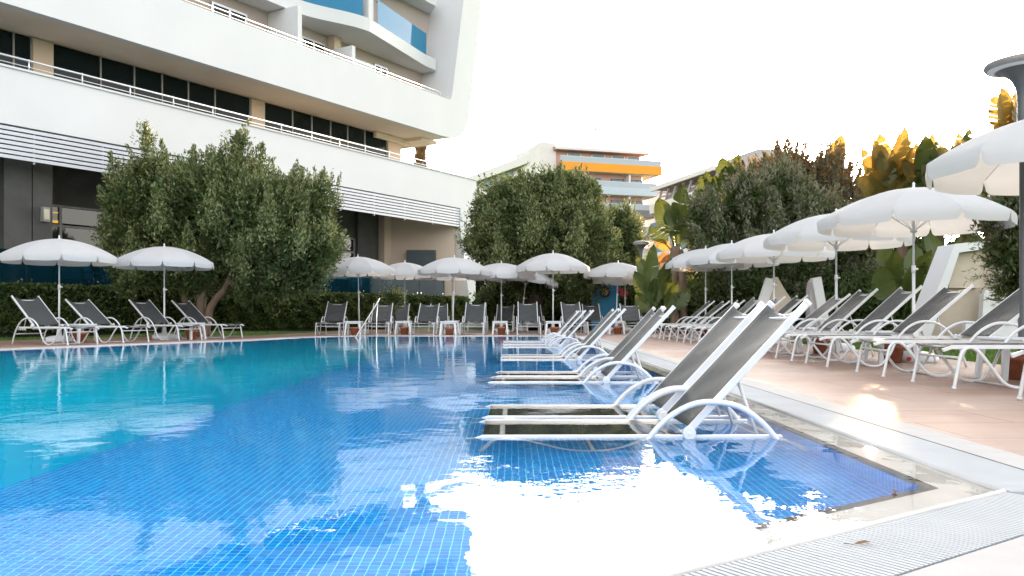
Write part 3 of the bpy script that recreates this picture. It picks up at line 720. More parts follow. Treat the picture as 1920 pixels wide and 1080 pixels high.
fbr('end_block', M['far_grey'], ((Lr+2.1, 1.0, 0), (Lr+9, 3.4, 18.0)))
LOW = thing('low_white_block', 'low flat white block between the orange banded hotel and the zigzag hotel', 'building', (22, 135, 0), 0)
fb('wall', M['far_white'], ((0, 0, 0), (12, 6, 20.2)), par=LOW); fb('roof', M['far_grey'], ((-.2, -.2, 20.21), (12.2, 6.2, 20.6)), par=LOW)

# ------------------------------------------------------------------ loungers
W2 = .315
def make_lounger(name, angle, label):
    t = thing(name, label, 'sun lounger'); ZS = .36
    rail = MB()
    for s in (-1, 1):
        y = s*W2
        rail.bar((.03, y, ZS), (1.62, y, ZS), .028, .034)
        rail.bar((-.05, y, ZS-.028), (.035, y, ZS+.001), .026, .03)
        rail.tube([(1.12, y+s*.02, ZS+.03), (1.12, y+s*.05, ZS+.03)], .035, 12)   # hinge disc
        rail.tube([(1.12, y+s*.045, ZS+.03), (1.12, y+s*.056, ZS+.03)], .012, 8)
        for k in range(4): rail.add([(1.36+k*.07, y, ZS-.017), (1.42+k*.07, y, ZS-.017), (1.40+k*.07, y, ZS-.065), (1.36+k*.07, y, ZS-.05)], [(0, 1, 2, 3)]); 
    rail.bar((.14, -W2, ZS-.012), (.14, W2, ZS-.012), .03, .02); rail.bar((1.60, -W2, ZS-.02), (1.60, W2, ZS-.02), .025, .025)
    rail.bar((1.14, -W2, ZS-.03), (1.14, W2, ZS-.03), .025, .025)
    rail.build('seat_frame', M['white_metal'], t, .004)
    for s in (-1, 1):
        y = s*(W2+.035)
        P = [(.03, 0), (.06, .15), (.09, .29), (.13, .345), (.19, .355), (.26, .31), (.36, .185), (.46, .06), (.54, .018), (.62, .012), (.70, .035), (.80, .15), (.88, .32), (.99, .455), (1.12, .535), (1.24, .555), (1.38, .53), (1.5, .45), (1.6, .33), (1.68, .18), (1.74, 0)]
        mb = MB(); mb.tube(spline([(x, y, z) for x, z in P], 3), .0155, 8); mb.build('side_tube', M['white_metal'], t)
    for x, z in ((.085, .27), (.62, .012), (1.66, .22)):
        cb = MB(); cb.tube([(x, -W2-.03, z), (x, W2+.03, z)], .011, 8); cb.build('stretcher', M['white_metal'], t)
    # seat sling with sag, last part droops at the foot end
    sg = MB(); nx_, ny_ = 22, 8; V = []
    for i in range(nx_+1):
        for j in range(ny_+1):
            x = .035+(1.1-.035)*i/nx_; w = -1+2*j/ny_
            sag = (1-w*w)*(.026+.012*math.exp(-((x-.25)/.12)**2)); V.append((x, w*(W2-.012), ZS+.016-sag))
    sg.add(V, [(i*(ny_+1)+j, (i+1)*(ny_+1)+j, (i+1)*(ny_+1)+j+1, i*(ny_+1)+j+1) for i in range(nx_) for j in range(ny_)], True)
    o = sg.build('seat_sling', M['sling'], t); md = o.modifiers.new('thick', 'SOLIDIFY'); md.thickness = .003
    a = R_(angle); L = .93; c, s_ = math.cos(a), math.sin(a); x0, z0 = 1.12, ZS+.03
    bf = MB()
    for s in (-1, 1):
        y = s*(W2-.012); bf.bar((x0, y, z0), (x0+c*L, y, z0+s_*L), .026, .036, (-s_, 0, c))
        bf.bar((x0+c*(L-.002), y, z0+s_*(L-.002)), (x0+c*(L+.02), y, z0+s_*(L+.02)), .03, .04, (-s_, 0, c))
    for f_ in (.1, .9): bf.tube([(x0+c*L*f_+s_*.02, -W2+.02, z0+s_*L*f_-c*.02), (x0+c*L*f_+s_*.02, W2-.02, z0+s_*L*f_-c*.02)], .010, 8)
    bf.build('back_frame', M['white_metal'], t, .004)
    sg = MB(); V = []; nx_ = 18; ny_ = 10
    for i in range(nx_+1):
        for j in range(ny_+1):
            f_ = .03+.955*i/nx_; w = -1+2*j/ny_
            sag = (1-w*w)*(.02+.03*f_**4)+.003*math.sin(f_*19+w*3)*(1-w*w); dip = (1-w*w)*.035*(1 if i == nx_ else 0)
            l = L*f_-dip; V.append((x0+c*l+s_*(sag-.014), w*(W2-.026), z0+s_*l-c*(sag-.014)))
    sg.add(V, [(i*(ny_+1)+j, (i+1)*(ny_+1)+j, (i+1)*(ny_+1)+j+1, i*(ny_+1)+j+1) for i in range(nx_) for j in range(ny_)], True)
    o = sg.build('back_sling', M['sling'], t); md = o.modifiers.new('thick', 'SOLIDIFY'); md.thickness = .003
    st = MB(); px_, pz_ = x0+c*L*.42+s_*.03, z0+s_*L*.42-c*.03
    for s in (-1, 1): st.tube([(px_, s*.24, pz_), (1.52, s*.24, ZS-.02)], .009, 8)
    st.tube([(1.52, -W2, ZS-.02), (1.52, W2, ZS-.02)], .010, 8); st.build('back_strut', M['white_metal'], t)
    for s in (-1, 1):
        mb = MB(); mb.tube([(.03, s*(W2+.035), -.0), (.034, s*(W2+.035), .022)], .019, 8); mb.build('foot_cap', M['plastic'], t)
    return t
def place(proto, used, x, y, z, rz, label, group):
    if not used[0]:
        proto.location = (x, y, z); proto.rotation_euler = (0, 0, rz); tag(proto, label, None, group); used[0] = True; return proto
    return copy_tree(proto, (x, y, z), rz, label, group)
# in the pool: foot at x=-.19, near rail depth Z, head to +x
steep = make_lounger('sun_lounger', 47, 'x'); us_ = [False]
pool_l = [(4.39, 'nearest sun lounger standing in the shallow pool, closest to the camera'), (5.22, 'second nearest pool lounger, close behind the nearest one in the water'),
          (7.88, 'front lounger of the second pair standing in the shallow water'), (8.62, 'rear lounger of the second pair in the water, half hidden by its twin'),
          (11.7, 'front lounger of the third pair standing in the water'), (12.5, 'rear lounger of the third pair in the water, half hidden by its twin'),
          (16.1, 'front lounger of the farthest three standing in the water'), (17.6, 'middle lounger of the farthest three standing in the water'), (19.2, 'rearmost lounger of the three farthest in the water')]
for Zd, lb in pool_l:
    place(steep, us_, -.2+random.uniform(-.03, .03), Zd+W2, SHZ, R_(random.uniform(-.6, .6)), lb, 'sun loungers standing in the shallow pool')
flats = [(make_lounger('sun_lounger', a_, 'x'), [False]) for a_ in (40, 38, 42)]; fcount = [0]
def place_flat(*a):
    fcount[0] += 1; p, u = flats[(fcount[0]*7//3) % 3]; return place(p, u, *a)
right_l = [(5.6, 'nearest deck lounger on the right, cut by the photo edge'), (7.19, 'deck lounger in front of the white kiosk at the right edge, second nearest'), (8.55, 'deck lounger third from the right edge, beside the nearest white side table'), (10.15, 'deck lounger just left of the white kiosk opening'),
           (11.4, 'deck lounger whose backrest stands right behind the tall umbrella pole'), (12.65, 'deck lounger with strongly creased backrest left of the tall umbrella pole'), (13.9, 'deck lounger next to the second umbrella pole on the right, leaning grey slab behind'),
           (15.9, 'deck lounger seen behind the nearest pool lounger backrest'), (17.2, 'deck lounger seen between the two nearest pool lounger backrests'), (18.6, 'deck lounger of the right row just behind the second nearest pool lounger'),
           (20.0, 'third farthest deck lounger of the right row'), (21.5, 'second farthest deck lounger of the right row'), (22.9, 'farthest deck lounger of the right row beside the thin umbrella pole')]
for Zd, lb in right_l:
    lb = lb.replace(' just', '')
    place_flat(3.77+random.uniform(-.04, .04), Zd+W2, 0, R_(random.uniform(-1.5, 1.5)), lb, 'sun loungers in the right deck row')
# left bank: near front leg positions, head direction (-.89,.46)
hd = Vector((-.91, .415)); wv = Vector((.415, .91)); rzl = math.atan2(hd.y, hd.x)
left_l = [(-10.25, 15.5, 'foot end of a deck lounger cut off at the left edge of the photo'), (-9.0, 16.96, 'leftmost whole lounger on the left bank, left of the first umbrella pole'), (-8.5, 18.3, 'lounger on the left bank right of the first umbrella pole'),
          (-7.98, 20.1, 'lounger on the left bank left of the second umbrella pole'), (-7.44, 21.6, 'rightmost lounger on the left bank, right of the second umbrella pole')]
for x, y, lb in left_l:
    c = Vector((x, y))+wv*W2; place_flat(c.x, c.y, 0, rzl+R_(random.uniform(-2, 2)), lb, 'sun loungers on the left bank')
# far row facing the camera
def fx(px, Y): return (px-960)/F*Y
far_l = [(613, 24.9, 'lounger facing the water, leftmost of the far row'), (706, 25.0, 'far row lounger behind the steel pool handrail'), (791, 25.0, 'far row lounger third from the left, between two side tables'), (884, 25.0, 'far row lounger in front of the white hotel end wall'),
         (992, 25.0, 'far row lounger left of the thick dark tree trunk'), (1082, 25.6, 'far row lounger right of the tree trunk, behind the pool loungers'), (1191, 26.2, 'rightmost lounger of the far row beside the lamp post')]
for px, Y, lb in far_l: place_flat(fx(px, Y), Y, 0, PI/2+R_(random.uniform(-3, 3)), lb, 'sun loungers along the far end of the pool')
far2 = [(742, 28.2, 'second row lounger mostly hidden behind the handrail lounger'), (823, 28.6, 'second row lounger hidden behind the third lounger of the far row'), (896, 29.2, 'second row lounger peeking out right of the one by the hotel end wall'),
        (942, 29.0, 'second row lounger standing behind the umbrella with its pole in a small pot, hotel side'), (1008, 29.4, 'second row lounger peeking out beside the thick tree trunk'), (1118, 28.6, 'second row lounger in front of the blue dartboard panel')]
for px, Y, lb in far2: place_flat(fx(px, Y), Y, 0, PI/2+R_(random.uniform(-6, 6)), lb, 'sun loungers in the second row at the far end')

# ------------------------------------------------------------------ umbrellas
def make_umbrella():
    t = thing('umbrella', 'x', 'umbrella'); NP = 10; R = 1.22; H = 2.40; cz = H-.06
    def prof(r): return cz-.40*(r/R)**1.9
    cn = MB(); nr = 9; V = []; PH = [0, .03, .07, .14, .3, .5, .7, .86, .93, .97, 1]; na = len(PH)-1
    for k in range(NP):
        for j in range(na+1):
            ph = PH[j]; a = 2*PI*(k+ph)/NP; s = math.sin(PI*ph)
            for i in range(nr+1):
                f = i/nr; r = R*f*(1-.028*s*f); V.append((r*math.cos(a), r*math.sin(a), prof(R*f)-.016*s*f))
            # valance
            drop = .145*min(1, (min(ph, 1-ph)/.05)**.5) if 0 < ph < 1 else .03
            r = R*(1-.028*s); zt = prof(R)-.016*s
            V.append(((r+.012)*math.cos(a), (r+.012)*math.sin(a), zt-drop*.5)); V.append(((r+.004)*math.cos(a), (r+.004)*math.sin(a), zt-drop))
    m_ = nr+3; Fc = []
    for k in range(NP):
        for j in range(na):
            b0 = (k*(na+1)+j)*m_; b1 = b0+m_
            for i in range(m_-1): Fc.append((b0+i, b1+i, b1+i+1, b0+i+1))
    cn.add(V, Fc, True); c = cn.build('canopy', M['canopy'], t, fixn=False)
    rb_ = MB()
    for k in range(NP):
        a = 2*PI*k/NP; pts = [(R*f*math.cos(a), R*f*math.sin(a), prof(R*f)-.012) for f in (0, .25, .5, .75, .99)]; rb_.tube(pts, .005, 5)
        rb_.tube([(.03*math.cos(a), .03*math.sin(a), H-.62), (R*.5*math.cos(a), R*.5*math.sin(a), prof(R*.5)-.02)], .004, 5)
    rb_.build('ribs', M['white_metal'], t)
    p = MB(); p.tube([(0, 0, .03), (0, 0, 1.25)], .021, 10); p.tube([(0, 0, 1.25), (0, 0, H-.05)], .016, 10)
    p.build('pole', M['white_metal'], t)
    j_ = MB(); j_.tube([(0, 0, 1.2), (0, 0, 1.3)], .028, 10); j_.tube([(.02, 0, 1.25), (.07, 0, 1.25)], .014, 8); j_.lathe([(.001, -.03), (.045, -.02), (.045, .0), (.001, .01)], 10, (0, 0, H-.63)); j_.build('joint', M['plastic'], t)
    f_ = MB(); f_.lathe([(.045, -.02), (.04, .0), (.018, .01), (.016, .05), (.022, .06), (.001, .085)], 12, (0, 0, H-.055)); f_.build('finial', M['plastic'], t)
    return t
def umb_base(t):
    b = MB(); b.lathe([(.001, .0), (.30, .0), (.31, .03), (.30, .09), (.22, .13), (.06, .15), (.045, .30), (.001, .30)], 20)
    bs = b.build('umbrella_base', M['plastic'], t); c = MB(); c.tube([(-.24, -.18, .05), (-.27, -.2, .05)], .03, 10); c.build('cap', M['red'], bs)
um = make_umbrella(); umb_base(um); uu_ = [False]
def put_umb(px, s, ytop, lb, group, tilt=0, X=None, rot=None, tilty=0):
    Y = F/s; x = (px-960)/s if X is None else X; H = EYE+(HY-ytop)/s
    o = um if not uu_[0] else copy_tree(um); uu_[0] = True
    o.location = (x, Y, 0); o.scale = (1, 1, H/2.40); o.rotation_euler = (R_(tilty), R_(tilt), random.uniform(0, .6) if rot is None else rot); tag(o, lb, None, group); return o
G1 = 'white umbrellas over the right deck row'; G2 = 'white umbrellas on the left bank'; G3 = 'white umbrellas at the far end'
put_umb(2014, 208, 196, 'white umbrella cut by the right photo edge, highest in the picture', G1)
put_umb(1713, 138.7, 345, 'large white umbrella in front of the banana plants, biggest whole one', G1, rot=.31)
put_umb(1568, 109, 394, 'white umbrella directly left of the biggest whole umbrella', G1, rot=.1)
put_umb(1451, 88, 433, 'white umbrella third from the right deck corner, over the nearest pool loungers', G1, tilt=0)
put_umb(1372, 70, 452, 'white umbrella fourth in the right row, with pole behind the second pool lounger', G1)
put_umb(1323, 64.6, 462, 'farthest and leftmost white umbrella of the right row', G1)
put_umb(111, 82, 443, 'leftmost white umbrella, left of the big olive tree', G2, rot=.22)
put_umb(308, 73.4, 458, 'white umbrella in front of the big olive tree', G2, rot=.05)
put_umb(674, 57, 478, 'white umbrella with leaning pole beside the steel pool handrail', G3, tilt=-1.2)
put_umb(759, 49, 489, 'smaller looking white umbrella second from the left of the far end', G3)
put_umb(849, 57, 479, 'white umbrella in front of the hotel side door', G3, tilt=1.5)
put_umb(848, 47, 491, 'white umbrella mostly hidden behind the one before the hotel side door', G3)
put_umb(940, 54.5, 490, 'white umbrella over the gap between hotel end wall and round olive tree', G3)
put_umb(975, 51, 501, 'tilted white umbrella low behind the far end ones, near the dry bush', G3, tilt=7)
put_umb(1037, 57, 471, 'tallest white umbrella of the far end, in front of the dark tree trunk', G3)
put_umb(1155, 52, 489, 'white umbrella beside the blue dartboard panel', G3, tilt=2)
put_umb(1172, 50, 503, 'white umbrella peeking out under the one beside the dartboard panel', G3)

# ------------------------------------------------------------------ side tables and pots
def make_table():
    t = thing('side_table', 'x', 'side table'); h = .42
    tp = MB(); tp.box((-.24, -.24, h-.03), (.24, .24, h)); tp.box((-.22, -.22, h-.075), (.22, .22, h-.031)); tp.build('table_top', M['plastic'], t, .01)
    for sx in (-1, 1):
        for sy in (-1, 1):
            l = MB(); x0, y0 = sx*.20, sy*.20; x1, y1 = sx*.235, sy*.235
            V = [(x0+a*.028, y0+b_*.028, h-.07) for a, b_ in ((-1, -1), (1, -1), (1, 1), (-1, 1))]+[(x1+a*.022, y1+b_*.022, 0) for a, b_ in ((-1, -1), (1, -1), (1, 1), (-1, 1))]
            l.add(V, [(0, 1, 2, 3), (7, 6, 5, 4), (0, 4, 5, 1), (1, 5, 6, 2), (2, 6, 7, 3), (3, 7, 4, 0)]); l.build('leg', M['plastic'], t)
    return t
tb = make_table(); ut = [False]
pt = thing('terracotta_pot', 'x', 'plant pot')
p_ = MB(); p_.lathe([(.001, 0), (.10, 0), (.135, .19), (.15, .19), (.155, .24), (.14, .245), (.13, .2), (.001, .2)], 20); p_.build('pot', M['terracotta'], pt)
p_ = MB(); p_.lathe([(.128, .205), (.06, .215), (.001, .21)], 16); p_.build('soil', M['soil'], pt); up_ = [False]
tabs = [(-9.62, 18.55, 'white side table by the leftmost umbrella pole'), (-8.08, 20.95, 'white side table by the second umbrella pole on the left bank'),
        (fx(664, 25.2), 25.2, 'white side table at the far end left of the steel handrail'), (fx(757, 25.9), 25.9, 'far end side table third lounger from the left stands beside'), (fx(841, 25.0), 25.0, 'far end side table under the umbrella before the hotel side door'),
        (fx(848, 27.2), 27.2, 'side table standing behind another one in front of the hotel side door'), (fx(938, 25.9), 25.9, 'side table under the umbrella by the hotel end wall corner'), (fx(1037, 25.4), 25.4, 'side table in front of the thick dark tree trunk'), (fx(1155, 26.4), 26.4, 'side table left of the rightmost far row lounger'),
        (4.95, 8.2, 'white side table near the right edge between two deck loungers'), (5.0, 11.0, 'white side table under the biggest whole umbrella'), (5.0, 13.6, 'white side table under the umbrella left of the biggest one'), (5.0, 17.0, 'white side table behind the nearest pool lounger on the deck'), (5.1, 22.4, 'white side table at the far end of the right deck row')]
for i, (x, y, lb) in enumerate(tabs):
    rz = rzl if i < 2 else 0
    place(tb, ut, x, y, 0, rz, lb, 'white side tables between the loungers')
    pl_ = 'terracotta pot under the '+lb.replace('white ', '').replace('side table', 'table')
    if len(pl_.split()) > 16: pl_ = ' '.join(pl_.split()[:16])
    if i in (5,): continue
    place(pt, up_, x+.04, y-(.0 if i > 8 else .1), 0, random.uniform(0, 1), pl_, 'terracotta pots under the tables')
# steel handrail
hr = thing('pool_handrail', 'bent stainless steel handrail where one enters the far end of the pool', 'handrail', (fx(706, 24.6), 24.6, 0))
b0 = at(664, 637, 23.0); b1 = at(711, 562, 24.2); o_ = Vector((fx(706, 24.6), 24.6, 0))
P = [Vector((b0.x-.12, b0.y-.5, -.5)), b0, b0.lerp(b1, .6), b0.lerp(b1, .9), at(711.5, 560, 24.35), Vector((fx(709, 24.6), 24.6, 1.0)), Vector((fx(706.5, 24.6), 24.6, .5)), Vector((fx(706, 24.6), 24.6, 0))]
mb = MB(); mb.tube(spline([p-o_ for p in P], 5), .024, 10); mb.build('rail', M['steel'], hr)
mb = MB(); mb.lathe([(.001, 0), (.05, 0), (.05, .015), (.03, .03)], 14, (0, 0, .001)); mb.build('flange', M['steel'], hr)

# ------------------------------------------------------------------ lamp posts
def lamp_post(px, Y, ytop, r, lb, H=None):
    x = fx(px, Y); H = EYE+(HY-ytop)/F*Y
    t = thing('lamp_post', lb, 'street lamp', (x, Y, 0), 0, 'dark lamp posts with flat round heads')
    p = MB(); p.lathe([(.11, 0), (.11, .03), (.06, .05), (.055, .6), (.045, .62), (.045, H-.95)], 14); p.build('pole', M['dark_post'], t)
    c = MB(); pr = []
    for k in range(14): zz = H-.95+k*.04; pr += [(.062+.004*(k % 2), zz)]
    pr += [(.066, H-.38), (.08, H-.3), (.12, H-.22), (.2, H-.15), (.24, H-.13)]
    c.lathe([(.045, H-.96)]+pr, 20); c.build('neck', M['dark_post'], t)
    d = MB(); d.lathe([(.24, H-.135), (r*.93, H-.12), (r, H-.09), (r*.97, H-.06), (r*.6, H-.02), (.001, H)], 32); hd_ = d.build('lamp_head', M['lamp_grey'], t)
    e = MB(); e.lathe([(.26, H-.137), (r*.9, H-.122)], 32); e.build('diffuser', M['plastic'], hd_)
lamp_post(1921, 8.2, 106, .36, 'tall dark lamp post with flat round head at the right photo edge')
lamp_post(1202, 28, 451, .29, 'thin far lamp post between the round olive tree and the paddle-leaved plants')

# ------------------------------------------------------------------ hedge
def leaf_box(name, lb, cat, path, w, h, n, base_z, ll=.07, mats=None, core=M['dark_bark'], bump=.08):
    o = thing(name, lb, cat, (path[0][0], path[0][1], 0)); org = Vector((path[0][0], path[0][1], 0)); mats = mats or [M['leaf_hedge'], M['leaf_a']]
    Ps = []; Ds = []; core_mb = MB(); Ls = [(Vector(b_)-Vector(a)).length for a, b_ in zip(path[:-1], path[1:])]; T = sum(Ls)
    for (a, b_), L in zip(zip(path[:-1], path[1:]), Ls):
        a = Vector(a); b_ = Vector(b_); d = (b_-a).normalized(); nr = Vector((d.y, -d.x)); k = int(n*L/T)
        t = rng.uniform(0, L, k); top = rng.uniform(size=k) < w/(w+2*h)*1.3; sd = np.where(rng.uniform(size=k) < .72, 1, -1)
        lump = .5+.5*np.sin(t*2.3)*np.sin(t*5.1+1)
        zz = np.where(top, h+rng.normal(size=k)*.03+lump*.04, rng.uniform(.02, 1, k)*h); off = np.where(top, rng.uniform(-w/2, w/2, k), sd*(w/2+rng.normal(size=k)*bump*.5+.05*np.sin(t*7+zz*6)))
        P = np.stack([a.x+d.x*t+nr.x*off, a.y+d.y*t+nr.y*off, zz+base_z], 1); D = np.stack([nr.x*off*2, nr.y*off*2, np.where(top, 1, .3)], 1)+rng.normal(size=(k, 3))*.7
        Ps.append(P); Ds.append(D)
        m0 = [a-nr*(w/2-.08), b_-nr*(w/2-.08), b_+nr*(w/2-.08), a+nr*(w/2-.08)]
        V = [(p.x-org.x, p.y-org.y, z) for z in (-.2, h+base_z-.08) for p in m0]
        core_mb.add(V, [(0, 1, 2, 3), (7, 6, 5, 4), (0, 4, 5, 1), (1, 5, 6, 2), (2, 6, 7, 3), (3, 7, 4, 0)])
    core_mb.build('inner_box', core, o); P = np.vstack(Ps)-np.array(org); D = np.vstack(Ds); n_ = len(P)  # solid dark box behind the leaves, stands in for the shade between them
    leaf_mesh('foliage', P, D, ll*rng.uniform(.6, 1.3, n_), ll*.5*rng.uniform(.7, 1.3, n_), mats, (rng.uniform(size=n_) > .8).astype(int), o); return o
hpts = [(-1.33-.526/.99957*u_, 41.71-.85/.99957*u_) for u_ in (32, 24, 16, 9, 2.0)]
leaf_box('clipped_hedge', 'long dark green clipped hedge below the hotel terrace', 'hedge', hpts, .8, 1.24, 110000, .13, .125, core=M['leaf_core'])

# ------------------------------------------------------------------ trees
OL = [M['leaf_a'], M['leaf_b']]
B = at(378, 600, 23.9); B.z = -.02; Yt = 24.2
bl = px_blobs(Yt, [(250, 378, 56), (277, 330, 34), (348, 362, 46), (445, 335, 52), (520, 385, 60), (585, 385, 52), (300, 400, 88), (400, 400, 100), (490, 440, 95), (560, 460, 72), (600, 470, 42), (250, 470, 56), (330, 470, 65), (290, 515, 40), (520, 520, 48), (575, 515, 35), (425, 490, 55), (275, 262, 14), (448, 268, 18), (380, 505, 50), (470, 515, 48), (360, 530, 28), (560, 500, 55), (240, 510, 36), (240, 540, 20), (215, 430, 30)])
pth = [([B, at(378, 560, 23.9), at(392, 520, 24.0), at(400, 470, 24.2)], .17, .07), ([B+Vector((.1, 0, 0)), at(395, 575, 23.8), at(425, 535, 23.7), at(440, 480, 23.9)], .14, .05), ([B-Vector((.1, 0, 0)), at(350, 575, 24.1), at(340, 540, 24.2), at(335, 480, 24.3)], .12, .05), ([at(392, 520, 24.0), at(360, 450, 24.4), at(300, 400, 24.5)], .06, .02), ([at(425, 535, 23.7), at(500, 470, 23.8), at(540, 420, 24.1)], .05, .02)]
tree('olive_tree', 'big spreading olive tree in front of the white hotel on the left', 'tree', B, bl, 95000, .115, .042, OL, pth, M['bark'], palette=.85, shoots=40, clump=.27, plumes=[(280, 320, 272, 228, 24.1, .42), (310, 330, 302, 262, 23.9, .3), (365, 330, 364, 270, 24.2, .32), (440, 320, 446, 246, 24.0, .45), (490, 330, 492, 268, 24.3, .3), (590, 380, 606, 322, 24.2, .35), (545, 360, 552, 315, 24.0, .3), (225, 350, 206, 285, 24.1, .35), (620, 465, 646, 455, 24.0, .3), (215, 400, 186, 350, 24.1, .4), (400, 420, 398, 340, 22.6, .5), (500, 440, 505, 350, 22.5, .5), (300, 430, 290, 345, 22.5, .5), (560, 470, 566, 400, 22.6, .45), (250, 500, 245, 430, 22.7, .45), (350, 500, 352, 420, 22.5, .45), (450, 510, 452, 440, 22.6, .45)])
B = at(1003, 610, 32.0); B.z = .1; Yt = 32
bl = px_blobs(Yt, [(975, 386, 58), (1050, 364, 46), (1088, 405, 46), (930, 400, 52), (910, 455, 42), (965, 440, 75), (1050, 450, 85), (1115, 450, 42), (948, 490, 40), (1000, 500, 62), (1080, 510, 55), (1020, 362, 38), (1030, 540, 35), (1100, 360, 30)])
pth = [([B, at(1003, 560, 32), at(1000, 510, 32), at(990, 440, 32)], .42, .2), ([at(1003, 555, 32), at(1030, 500, 32), at(1060, 440, 32)], .25, .08), ([at(1000, 550, 32), at(970, 510, 32.2), at(940, 460, 32)], .2, .06)]
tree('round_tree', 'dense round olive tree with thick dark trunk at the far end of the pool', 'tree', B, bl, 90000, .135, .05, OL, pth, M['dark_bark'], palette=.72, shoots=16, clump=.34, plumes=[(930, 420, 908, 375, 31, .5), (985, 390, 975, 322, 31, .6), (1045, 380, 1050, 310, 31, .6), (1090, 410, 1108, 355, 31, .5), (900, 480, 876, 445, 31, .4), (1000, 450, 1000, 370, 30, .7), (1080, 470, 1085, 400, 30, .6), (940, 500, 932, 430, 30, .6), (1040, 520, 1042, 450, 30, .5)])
B = at(1160, 610, 34); B.z = .1
bl = px_blobs(34, [(1160, 432, 40), (1172, 478, 34), (1150, 495, 30), (1180, 455, 26)])
tree('small_round_tree', 'small olive tree crown right of the round tree, above the dartboard panel', 'tree', B, bl, 19000, .135, .05, OL, [([B, at(1172, 560, 34), at(1165, 470, 34)], .1, .05)], M['dark_bark'], palette=.75, shoots=20, clump=.27)
B = at(1480, 630, 26.5); B.z = .05
OG = [M['leaf_a'], M['leaf_grey']]
bl = px_blobs(26.5, [(1350, 460, 55), (1330, 410, 40), (1400, 420, 60), (1370, 500, 40), (1460, 400, 60), (1520, 420, 62), (1570, 450, 50), (1430, 480, 62), (1500, 480, 60), (1560, 510, 50), (1400, 370, 42), (1460, 350, 40), (1610, 480, 45), (1640, 530, 45), (1590, 560, 40), (1500, 530, 45)])
pth = [([B, at(1478, 580, 26.5), at(1470, 530, 26.5), at(1450, 460, 26.5)], .22, .1), ([at(1475, 560, 26.5), at(1520, 500, 26.5), at(1560, 450, 26.5)], .13, .05), ([at(1475, 550, 26.5), at(1420, 500, 26.6), at(1370, 450, 26.6)], .12, .05)]
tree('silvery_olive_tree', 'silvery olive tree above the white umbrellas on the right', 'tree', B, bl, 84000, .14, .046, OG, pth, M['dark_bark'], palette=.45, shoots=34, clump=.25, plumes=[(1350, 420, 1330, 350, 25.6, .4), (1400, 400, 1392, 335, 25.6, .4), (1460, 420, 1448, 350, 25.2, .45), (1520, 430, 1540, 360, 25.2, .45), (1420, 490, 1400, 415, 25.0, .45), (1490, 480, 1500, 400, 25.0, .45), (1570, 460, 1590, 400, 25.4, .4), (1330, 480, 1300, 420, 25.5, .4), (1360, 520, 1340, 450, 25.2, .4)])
B = at(1530, 640, 30.0); B.z = .05
bl = px_blobs(30, [(1410, 375, 34), (1455, 358, 34), (1505, 362, 36), (1555, 360, 34), (1600, 392, 34), (1555, 330, 22), (1480, 325, 22), (1520, 400, 50)])
pth = [([B, at(1528, 560, 30.0), at(1520, 450, 30.0), at(1500, 340, 30.0)], .2, .06), ([at(1525, 520, 30.0), at(1560, 420, 30.0), at(1580, 350, 30.0)], .1, .03)]
tree('thin_crowned_tree', 'taller loose tree with reddish sprays behind the silvery olive tree, left of the sun', 'tree', B, bl, 16000, .14, .05, [M['leaf_grey'], M['leaf_dry']], pth, M['dark_bark'], palette=1.0, shoots=90, shoot_len=.9, clump=.24, plumes=[(1460, 340, 1457, 262, 29.5, .3), (1485, 335, 1496, 266, 29.5, .3), (1600, 380, 1612, 318, 29.5, .3), (1550, 330, 1548, 290, 29.5, .3), (1400, 360, 1392, 300, 29.5, .28), (1440, 350, 1432, 285, 29.5, .22), (1520, 345, 1530, 300, 29.5, .22)])  # brown leaf mix: dry sprays plus the sun's warm glow put into colour
# near olive at the right edge
B = Vector((7.6, 11.6, .0))
bl = px_blobs(11.4, [(1905, 470, 62), (1960, 420, 95), (1985, 520, 80), (1880, 420, 45), (1925, 360, 45), (1900, 535, 32)], jit=.2)
pth = [([B, Vector((7.5, 11.6, .8)), Vector((7.35, 11.5, 1.5)), Vector((7.1, 11.5, 2.1))], .1, .03), ([Vector((7.4, 11.5, 1.2)), at(1880, 500, 11.4), at(1835, 478, 11.3)], .035, .008), ([Vector((7.4, 11.5, 1.2)), at(1890, 560, 11.3), at(1850, 560, 11.2)], .03, .008)]
rt = tree('edge_olive_tree', 'near olive tree with hanging twigs at the right photo edge', 'tree', B, bl, 20000, .085, .022, OG, pth, M['bark'], palette=.7, shoots=10, clump=.2, fill=.3)
# hanging twigs with separate leaves
Ps = []; Ds = []
for (a, b_) in (((1875, 470), (1815, 455)), ((1880, 500), (1812, 510)), ((1885, 530), (1825, 525)), ((1870, 450), (1822, 470)), ((1895, 560), (1850, 562)), ((1880, 520), (1840, 545)), ((1890, 490), (1830, 490)), ((1900, 400), (1850, 470)), ((1890, 545), (1870, 572)), ((1890, 430), (1835, 440)), ((1880, 515), (1808, 530))):
    A = at(*a, 11.3); E = at(*b_, 11.1)
    for k in range(46):
        f = random.random(); p = A.lerp(E, f); p.z += .05*math.sin(f*PI); d = (E-A).normalized()+Vector((random.gauss(0, .5), random.gauss(0, .5), random.gauss(0, .6))); Ps.append(tuple(p+d*.03-B+Vector((0, random.gauss(0, .03), 0)))); Ds.append(tuple(d))
leaf_mesh('foliage', np.array(Ps), np.array(Ds), .07*rng.uniform(.7, 1.2, len(Ps)), .014*rng.uniform(.8, 1.2, len(Ps)), OG, (rng.uniform(size=len(Ps)) > .55).astype(int), rt)

